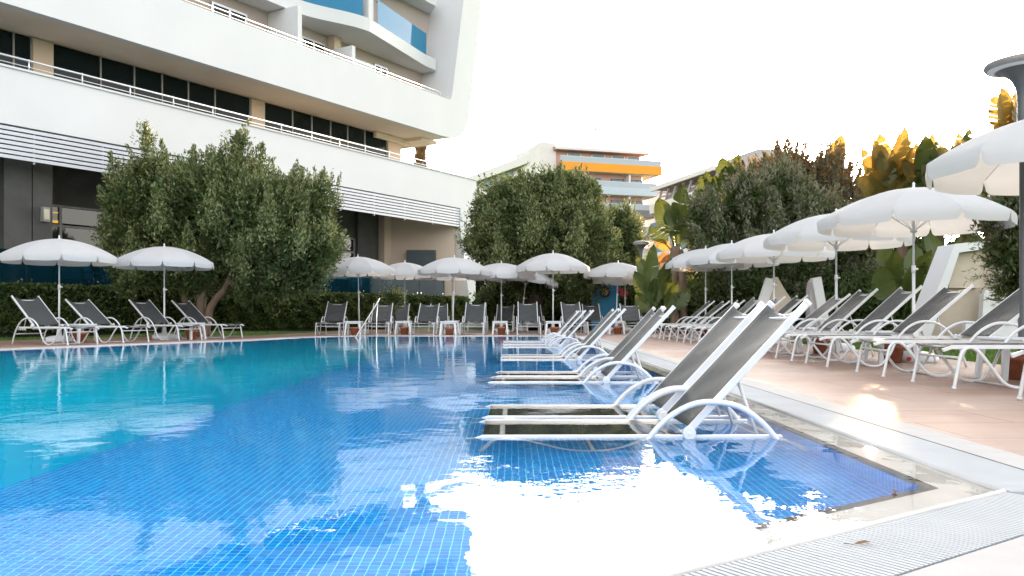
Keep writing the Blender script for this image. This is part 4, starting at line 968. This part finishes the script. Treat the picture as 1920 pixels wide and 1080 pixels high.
# ------------------------------------------------------------------ paddle-leaved plants (bird of paradise trees)
def paddle(mb, base, tip, width, droop=.15, tears=6, mi=0, petiole=.35, face=None):
    base = Vector(base); tip = Vector(tip); d = tip-base; L = d.length; d.normalize()
    side = d.cross(Vector((0, 1, .15)) if face is None else Vector(face)); side.normalize(); nrm = side.cross(d).normalized()
    nseg = 16; width *= .9; bend = random.uniform(-.16, .16); mids = []
    for i in range(nseg+1):
        f = i/nseg; mids.append(base+d*L*f+Vector((0, 0, -droop*L*f*f))+nrm*(.05*L*math.sin(PI*f))+side*(bend*L*f*f))
    k0 = int(nseg*petiole); mb.tube(mids[:k0+1]+[mids[k0+1]], .02, 5, mi=mi)
    def wid(f):
        g = (f-petiole)/(1-petiole); return width*.5*max(0, math.sin(PI*min(1, max(0, g))**.75))**.65
    tearset = set(random.sample(range(k0+1, nseg), min(tears, nseg-k0-1)))
    for s in (-1, 1):
        for i in range(k0, nseg):
            f0, f1 = i/nseg, (i+1)/nseg; w0, w1 = max(.01, wid(f0)), max(.004, wid(f1)); a = mids[i]; b_ = mids[i+1]
            gap = .10*(f1-f0)*L if i in tearset and random.random() < .8 else 0
            lift = nrm*(-.12*width)*random.uniform(.6, 1.3); fw = d*w0*.22
            if gap: lift += Vector((0, 0, -.12*width*random.random()))
            p0 = a+side*s*w0*.5+lift*.3+fw*.5; p1 = b_+side*s*w1*.5+lift*.3+fw*.5-d*gap
            q0 = a+side*s*w0+lift+fw; q1 = b_+side*s*w1+lift+fw-d*gap*1.5
            mb.add([a, b_, p1, p0, q1, q0], [(0, 1, 2, 3), (3, 2, 4, 5)], True, mi)
def paddle_plant(name, lb, base, leaves, trunks, mats, group=None, skirt=0):
    o = thing(name, lb, 'plant', base, 0, group); B = Vector(base)
    tr = MB()
    for P, r in trunks: tr.tube(spline([Vector(p)-B for p in P], 4), [r*(1+.15*math.sin(i*2.1)) for i in range(4*(len(P)-1)+1)], 8)
    if trunks: tr.build('trunk', M['bark'], o)
    mb = MB()
    for lf in leaves:
        b_, t, w = lf[:3]; mi = lf[3] if len(lf) > 3 else 0; paddle(mb, Vector(b_)-B, Vector(t)-B, w, random.uniform(.0, .12), random.randint(1, 5), mi, random.uniform(.2, .36), (random.uniform(-.5, .5), 1, random.uniform(0, .4)))
    mb.build('foliage', mats, o, fixn=False); return o
BM = [M['leaf_ban'], M['leaf_backlit'], M['leaf_brown']]
def P_(px, py, Y): return at(px, py, Y)
Y = 27; g = P_(1268, 612, Y)
lv = [(P_(1268, 460, Y), P_(1290, 345, Y), .85), (P_(1265, 470, Y), P_(1245, 365, Y), .8), (P_(1266, 470, Y), P_(1262, 380, Y+.3), .9), (P_(1272, 470, Y), P_(1305, 395, Y+.4), .8), (P_(1262, 475, Y), P_(1225, 415, Y), .6), (P_(1275, 470, Y), P_(1310, 450, Y), .5),
      (P_(1268, 470, Y), P_(1225, 452, Y), .4, 1), (P_(1270, 470, Y), P_(1240, 500, Y), .35, 2), (P_(1270, 470, Y), P_(1300, 505, Y), .4, 2), (P_(1270, 465, Y), P_(1285, 510, Y), .35, 2), (P_(1266, 465, Y), P_(1252, 512, Y), .35, 2), (P_(1268, 470, Y), P_(1280, 420, Y-.3), .8), (P_(1268, 480, Y), P_(1310, 480, Y), .4, 2), (P_(1266, 480, Y), P_(1232, 480, Y), .4, 2)]
paddle_plant('paddle_leaf_plant', 'tall paddle-leaved plant with brown trunk between the far lamp post and silvery olive', (g.x, Y, 0), lv, [([(g.x, Y, 0), P_(1262, 540, Y), P_(1268, 462, Y)], .16), ([(g.x+.3, Y+.2, 0), P_(1280, 540, Y), P_(1274, 470, Y)], .14)], BM)
Y = 24; g = P_(1225, 620, Y)
lv = [(P_(1220, 600, Y), P_(1218, 452, Y), .5), (P_(1225, 600, Y), P_(1252, 470, Y), .5), (P_(1235, 600, Y), P_(1185, 500, Y), .5), (P_(1235, 600, Y), P_(1215, 520, Y), .5), (P_(1245, 600, Y), P_(1257, 505, Y), .4), (P_(1240, 600, Y), P_(1275, 530, Y), .45), (P_(1225, 600, Y), P_(1190, 545, Y), .45), (P_(1240, 600, Y), P_(1200, 470, Y+.5), .5), (P_(1250, 600, Y), P_(1300, 540, Y), .45)]
paddle_plant('low_paddle_plant', 'low bright green paddle-leaved plant behind the far lamp post', (g.x, Y, 0), lv, [], BM)
Y = 30; g = P_(1370, 612, Y)
lv = [(P_(1368, 400, Y), P_(1365, 284, Y), .8), (P_(1370, 400, Y), P_(1378, 287, Y), .7), (P_(1366, 405, Y), P_(1357, 310, Y), .8), (P_(1350, 410, Y), P_(1330, 315, Y), .6), (P_(1350, 420, Y), P_(1338, 320, Y), .6), (P_(1350, 420, Y), P_(1302, 325, Y), .8), (P_(1345, 430, Y), P_(1290, 370, Y), .7), (P_(1372, 400, Y), P_(1385, 320, Y), .6), (P_(1345, 420, Y), P_(1310, 345, Y), .8)]
paddle_plant('tall_paddle_plant', 'pale paddle leaves standing above the silvery olive crown on its left', (g.x, Y, 0), lv, [([(g.x, Y, 0), P_(1368, 520, Y), P_(1366, 405, Y)], .15), ([(g.x-.5, Y, 0), P_(1352, 520, Y), P_(1350, 415, Y)], .13)], BM)
Y = 31; g = P_(1560, 612, Y)
lv = [(P_(1560, 380, Y), P_(1556, 247, Y), .85, 1), (P_(1562, 380, Y), P_(1566, 262, Y), .7, 1), (P_(1560, 380, Y), P_(1578, 330, Y), .5, 1), (P_(1500, 390, Y), P_(1500, 295, Y), .5, 1)]
paddle_plant('golden_paddle_plant', 'single golden backlit paddle leaf above the loose tree, left of the sun', (g.x, Y, 0), lv, [([(g.x, Y, 0), P_(1560, 500, Y), P_(1561, 380, Y)], .14)], BM)
# clump right of the sun
def fan(cx, base_y, Y, tips, w, mi=1, jit=10):
    return [(P_(cx+random.uniform(-jit, jit), base_y, Y+random.uniform(-.6, .6)), P_(tx, ty, Y+random.uniform(-.8, .8)), w*random.uniform(.8, 1.15), mi) for tx, ty in tips]
Y = 25; g = P_(1690, 620, Y)
lv = fan(1690, 400, Y, [(1642, 252), (1640, 275), (1672, 238), (1688, 254), (1625, 300), (1660, 300), (1620, 340), (1705, 300), (1655, 262), (1700, 265), (1612, 272), (1628, 262), (1608, 320)], .72, 1)+fan(1690, 420, Y, [(1650, 430), (1720, 400), (1640, 400), (1700, 430), (1725, 350)], .6, 2)
lv += fan(1690, 430, Y, [(1630+random.uniform(0, 95), 312+random.uniform(0, 100)) for _ in range(22)], .8, 1, 30)
paddle_plant('fan_paddle_plant', 'golden fan of paddle leaves right beside the low sun', (g.x, Y, 0), lv, [([(g.x, Y, 0), P_(1692, 520, Y), P_(1690, 400, Y)], .17)], BM)
Y = 24; g = P_(1755, 620, Y)
lv = fan(1750, 400, Y, [(1732, 253), (1716, 262), (1765, 250), (1745, 262), (1780, 290), (1710, 300), (1790, 320), (1730, 320), (1778, 262)], .75, 0)+fan(1750, 400, Y, [(1724, 256), (1742, 246), (1788, 268), (1700, 285)], .6, 1)+fan(1750, 420, Y, [(1715, 410), (1790, 400), (1740, 430), (1770, 350)], .7, 2)
lv += fan(1750, 430, Y, [(1705+random.uniform(0, 95), 308+random.uniform(0, 100)) for _ in range(24)], .85, 0, 30)
paddle_plant('middle_paddle_plant', 'middle clump of olive green paddle leaves right of the sun', (g.x, Y, 0), lv, [([(g.x, Y, 0), P_(1752, 520, Y), P_(1750, 400, Y)], .18), ([(g.x+.4, Y, 0), P_(1765, 520, Y), P_(1758, 410, Y)], .15)], BM)
Y = 23; g = P_(1820, 620, Y)
lv = fan(1815, 400, Y, [(1790, 250), (1812, 236), (1800, 262), (1850, 258), (1835, 290), (1780, 300), (1860, 310), (1825, 250), (1868, 270)], .8, 0)+fan(1815, 400, Y, [(1783, 262), (1822, 240), (1862, 262)], .55, 1)+fan(1815, 430, Y, [(1780, 400), (1860, 400), (1800, 460), (1840, 460)], .7, 0)
lv += fan(1815, 440, Y, [(1770+random.uniform(0, 100), 308+random.uniform(0, 100)) for _ in range(24)], .85, 0, 30)
paddle_plant('right_paddle_plant', 'paddle-leaved clump half hidden by the umbrella at the right edge', (g.x, Y, 0), lv, [([(g.x, Y, 0), P_(1818, 520, Y), P_(1815, 400, Y)], .18)], BM)
Y = 20; g = P_(1905, 620, Y)
lv = fan(1905, 300, Y, [(1888, 150), (1905, 140), (1880, 170), (1925, 160), (1878, 235), (1930, 220)], .75, 1, 4)+fan(1905, 300, Y, [(1872, 205), (1876, 225), (1930, 260)], .3, 2, 4)
paddle_plant('highest_paddle_plant', 'highest paddle leaves behind the near lamp post at the right edge', (g.x, Y, 0), lv, [([(g.x, Y, 0), P_(1907, 480, Y), P_(1905, 300, Y)], .16)], BM)
Y = 19; g = P_(1740, 640, Y)
lv = fan(1700, 600, Y, [(1660, 470), (1690, 450), (1720, 440), (1640, 500), (1750, 455), (1670, 430), (1735, 480)], .6, 0, 30)+fan(1770, 600, Y+1, [(1780, 430), (1800, 440), (1760, 420), (1830, 430)], .6, 0, 30)
paddle_plant('understorey_paddle_plant', 'dark green low paddle leaves beside the white kiosk', (g.x, Y, 0), lv, [], BM)

# palm trunk behind the terrace end
Bp = at(788, 612, 62); Bp.z = 0
o = thing('palm_trunk', 'shaggy golden palm trunk seen behind the end of the hotel terrace', 'palm tree', Bp)
mb = MB(); mb.tube([(0, 0, 0), (.05, 0, 7), (.1, 0, 15.5)], [.42, .36, .34], 10); mb.build('trunk', M['bark'], o)
mb = MB(); 
for k in range(420):
    z = 8+random.random()*7.4; a = random.uniform(0, 2*PI); c, s_ = math.cos(a), math.sin(a); r = .34; L = random.uniform(.25, .5)
    mb.add([(c*r-s_*.12, s_*r+c*.12, z), (c*r+s_*.12, s_*r-c*.12, z), (c*(r+L*.6)+s_*.05, s_*(r+L*.6)-c*.05, z+L), (c*(r+L*.6)-s_*.05, s_*(r+L*.6)+c*.05, z+L)], [(0, 1, 2, 3)])
mb.build('leaf_stubs', M['leaf_brown'], o, fixn=False)
mb = MB()
for k in range(26):
    a = 2*PI*k/26; paddle(mb, (.1, 0, 15.4), (.1+2.6*math.cos(a), 2.6*math.sin(a), 16.2+1.2*(k % 3)), .8, .25, 8)
mb.build('fronds', M['leaf_ban'], o, fixn=False)

# ------------------------------------------------------------------ understorey shrubs (each one a thing)
HD = [M['leaf_hedge'], M['leaf_a']]
def shrub(name, lb, px, py, r, Y, n, mats=HD, ll=.11, palette=.9, group=None, extra=()):
    base = (fx(px, Y), Y, .05); bl = px_blobs(Y, [(px, py, r)]+list(extra), .9, .3)
    o = thing(name, lb, 'shrub', base, 0, group)
    limbs([([Vector(base), Vector((base[0]+.1, Y, .5)), Vector((base[0], Y, 1.0))], .06, .02)], M['dark_bark'], o, base, 'stem')
    crown('crown', bl, o, base, n, ll, ll*.4, mats, palette, clump=.3, shoots=8, shoot_len=.4); return o
GS = 'dark shrubs beyond the far end and the right deck'
shrub('leafy_shrub', 'dark leafy shrub right of the hotel end wall, behind the second row', 935, 570, 38, 33, 6000, group=GS, extra=[(900, 585, 25), (950, 540, 25)])
shrub('dry_bush', 'brownish dry bush left of the thick dark trunk', 985, 570, 32, 35, 5000, [M['leaf_dry'], M['leaf_b']], group=GS, palette=.8, extra=[(970, 545, 22)])
shrub('leafy_shrub', 'dark shrub right of the thick tree trunk, left of the dartboard panel', 1060, 570, 40, 34, 7000, group=GS, extra=[(1090, 555, 28), (1040, 590, 25)])
shrub('flowering_shrub', 'green shrub with small pink flowers right of the dartboard panel', 1180, 580, 34, 33, 5000, group=GS, extra=[(1205, 560, 28), (1170, 555, 18)])
fo = thing('pink_flowers', 'few small pink flowers on the shrub beside the dartboard panel', 'flowers', (fx(1166, 31.8), 31.8, 1.0))
mb = MB()
for k in range(9):
    p = at(1160+random.uniform(0, 18), 542+random.uniform(0, 16), 31.8)-Vector(fo.location)
    for j in range(5):
        a = 2*PI*j/5; mb.add([p, p+Vector((math.cos(a)*.05, -.02, math.sin(a)*.05)), p+Vector((math.cos(a+.6)*.08, -.03, math.sin(a+.6)*.08)), p+Vector((math.cos(a+1.2)*.05, -.02, math.sin(a+1.2)*.05))], [(0, 1, 2, 3)])
mb.build('petals', M['pink_flower'], fo, fixn=False)
rows = [(1245, 575, 40, 29, 'dark shrub below the tall brown-trunked paddle plant'), (1300, 570, 42, 28, 'dark shrub behind the farthest right row umbrella pole'), (1350, 565, 44, 27, 'dark shrub behind the fourth right row umbrella pole'), (1400, 560, 46, 26, 'dark shrub under the silvery olive, left of its trunk'),
        (1450, 570, 46, 28, 'dark shrub behind the small leaning white slab'), (1510, 560, 48, 27, 'dark shrub under the silvery olive, right of its trunk'), (1570, 565, 50, 26, 'dark shrub behind the second whole umbrella pole'), (1625, 560, 52, 25, 'dark shrub left of the biggest umbrella pole'),
        (1690, 540, 60, 24, 'dark shrub directly behind the biggest umbrella pole'), (1760, 520, 60, 25, 'dark shrub behind the white kiosk roof, left part'), (1830, 500, 60, 25, 'dark shrub behind the white kiosk roof, right part'), (1900, 520, 70, 24, 'dark shrub behind the near olive tree'),
        (1650, 480, 45, 28, 'high dark shrub below the golden paddle fan'), (1720, 450, 45, 28, 'high dark shrub below the middle paddle clump'), (1600, 450, 40, 30, 'high dark shrub right of the silvery olive crown')]
for px, py, r, Y, lb in rows:
    shrub('leafy_shrub', lb, px, py, r, Y, int(55*r*1.6), group=GS, extra=[(px+random.uniform(-20, 20), py+r*.7, r*.7), (px-r*.5, py+r*.3, r*.6)], ll=.13)
leaf_box('back_hedge', 'tall dark background hedge behind the shrubs along the right side', 'hedge', [(-1.5, 37), (4, 36), (9.5, 30), (14.5, 29), (20, 26)], 1.2, 2.3, 26000, 0, .16, bump=.2)
shrub('clipped_shrub', 'yellow green round shrub rising above the hedge beside the handrail', 735, 560, 16, 28, 1500, [M['leaf_a'], M['leaf_b']], .08, .7)

# ------------------------------------------------------------------ dartboard panel
Y = 32.5; x0, x1 = fx(1109, Y), fx(1161, Y); zt = EYE+(HY-528)/F*Y
db = thing('dartboard_stand', 'blue painted board carrying a black dartboard beside the far shrubs', 'panel', ((x0+x1)/2, Y, 0)); hw = (x1-x0)/2
mb = MB(); mb.box((-hw, 0, .02), (hw, .04, zt)); mb.build('board', M['dart_blue'], db, .01)
mb = MB(); mb.box((-hw+.05, .045, 0), (-hw+.12, .12, zt-.2)); mb.build('post', M['bark'], db)
mb = MB(); mb.box((hw-.12, .045, 0), (hw-.05, .12, zt-.2)); mb.build('post', M['bark'], db)
dt = thing('dartboard', 'round black dartboard with pale segments hanging on the blue board', 'dartboard', (fx(1134, Y), Y-.012, EYE+(HY-547.5)/F*Y))
mb = MB(); seg = 40; V = [(.21*math.cos(2*PI*k/seg), -.03*q, .21*math.sin(2*PI*k/seg)) for q in (0, 1) for k in range(seg)]
mb.add(V, [tuple(range(seg)), tuple(range(seg, 2*seg))]+[(k, (k+1) % seg, seg+(k+1) % seg, seg+k) for k in range(seg)]); mb.build('disc', M['black'], dt)
mb = MB()
for k in range(10):
    a0 = 2*PI*(2*k)/20; a1 = a0+2*PI/20
    for r0, r1 in ((.025, .085), (.095, .145)): mb.add([(r0*math.cos(a0), -.033, r0*math.sin(a0)), (r1*math.cos(a0), -.033, r1*math.sin(a0)), (r1*math.cos(a1), -.033, r1*math.sin(a1)), (r0*math.cos(a1), -.033, r0*math.sin(a1))], [(0, 1, 2, 3)])
mb.build('segments', M['cream'], dt, fixn=False)

# ------------------------------------------------------------------ white kiosk and leaning slabs on the right
Y = 16.5
ks = thing('leaning_kiosk', 'white trapezoid kiosk with leaning frame behind the right deck loungers', 'kiosk', (fx(1800, Y), Y, 0)); KO = Vector((fx(1800, Y), Y, 0))
def kq(px, py): p = at(px, py, Y)-KO; return (p.x, p.z)
def kpoly(pts, y0, y1, name, m, par=ks):
    mb = MB(); mb.prism([kq(*p) for p in pts], lambda p, q, t: (p, t, q), y0, y1); return mb.build(name, m, par)
kpoly([(1700, 650), (1773, 460), (1866, 450), (1866, 464), (1781, 476), (1722, 650)], -.35, .3, 'leaning_frame', M['stucco'])
kpoly([(1867, 451), (1985, 480), (1985, 650), (1848, 650), (1856, 560), (1868, 484)], -.2, .3, 'side_wall', M['stucco'])
kpoly([(1722, 652), (1781, 476.3), (1866, 464.3), (1864, 500), (1850, 652)], .05, .25, 'back_panel', M['board'])
kpoly([(1777, 478), (1836, 471), (1832, 540), (1774, 540)], -.1, .04, 'hanging_panel', M['board'])
kpoly([(1826, 545), (1849, 545), (1842, 626), (1821, 626)], -.36, -.21, 'ribbed_post', M['ribbed'])
kpoly([(1785, 606), (1826, 606), (1824, 628), (1785, 628)], -.5, -.38, 'counter', M['plastic'])
def slab(pts, Y, lb, name, m):
    o = thing(name, lb, 'slab', (fx(pts[0][0], Y), Y, 0), 0, 'leaning slabs among the right shrubs'); O = Vector((fx(pts[0][0], Y), Y, 0))
    mb = MB(); mb.prism([((at(*p, Y)-O).x, (at(*p, Y)-O).z) for p in pts], lambda p, q, t: (p, t, q), -.12, .12); mb.build('panel', m, o)
    e = MB(); a = at(*pts[0], Y)-O; b_ = at(*pts[1], Y)-O; e.bar((a.x, -.14, a.z), (b_.x, -.14, b_.z), .2, .12, (0, 1, 0)); e.build('edge_beam', M['stucco'], o); return o
slab([(1402, 640), (1441, 524), (1455, 520), (1470, 546), (1480, 560), (1484, 640)], 18.6, 'beige leaning slab with white edge beam behind the nearest pool loungers', 'leaning_slab', M['board'])
slab([(1547, 640), (1525, 521), (1518, 528), (1515, 545), (1514, 640)], 18.2, 'narrow grey leaning slab right of the nearest pool lounger backrest', 'leaning_slab', M['far_grey'])
# fallen leaf and twig on the drain grate
for i, (px, py, a, lb) in enumerate(((1620, 1024, .3, 'dry brown leaf lying on the white drain grate near the pool corner'), (1678, 922, 1.2, 'small orange leaf floating by the dark pool lip near the corner'))):
    Yd = F*EYE/(py-HY); o = thing('fallen_leaf', lb, 'leaf', (fx(px, Yd), Yd, .006 if i == 0 else -.002), a)
    mb = MB(); V = [(-.035, 0, .002), (-.015, .008, .006), (.01, .010, .008), (.03, .003, .003), (.01, -.009, .007), (-.015, -.007, .004)]
    mb.add(V, [(0, 1, 5), (1, 2, 4, 5), (2, 3, 4)], True); mb.tube([(-.035, 0, .002), (-.06, .01, .004)], .0012, 5); mb.build('blade', M['leaf_brown'], o, fixn=False)
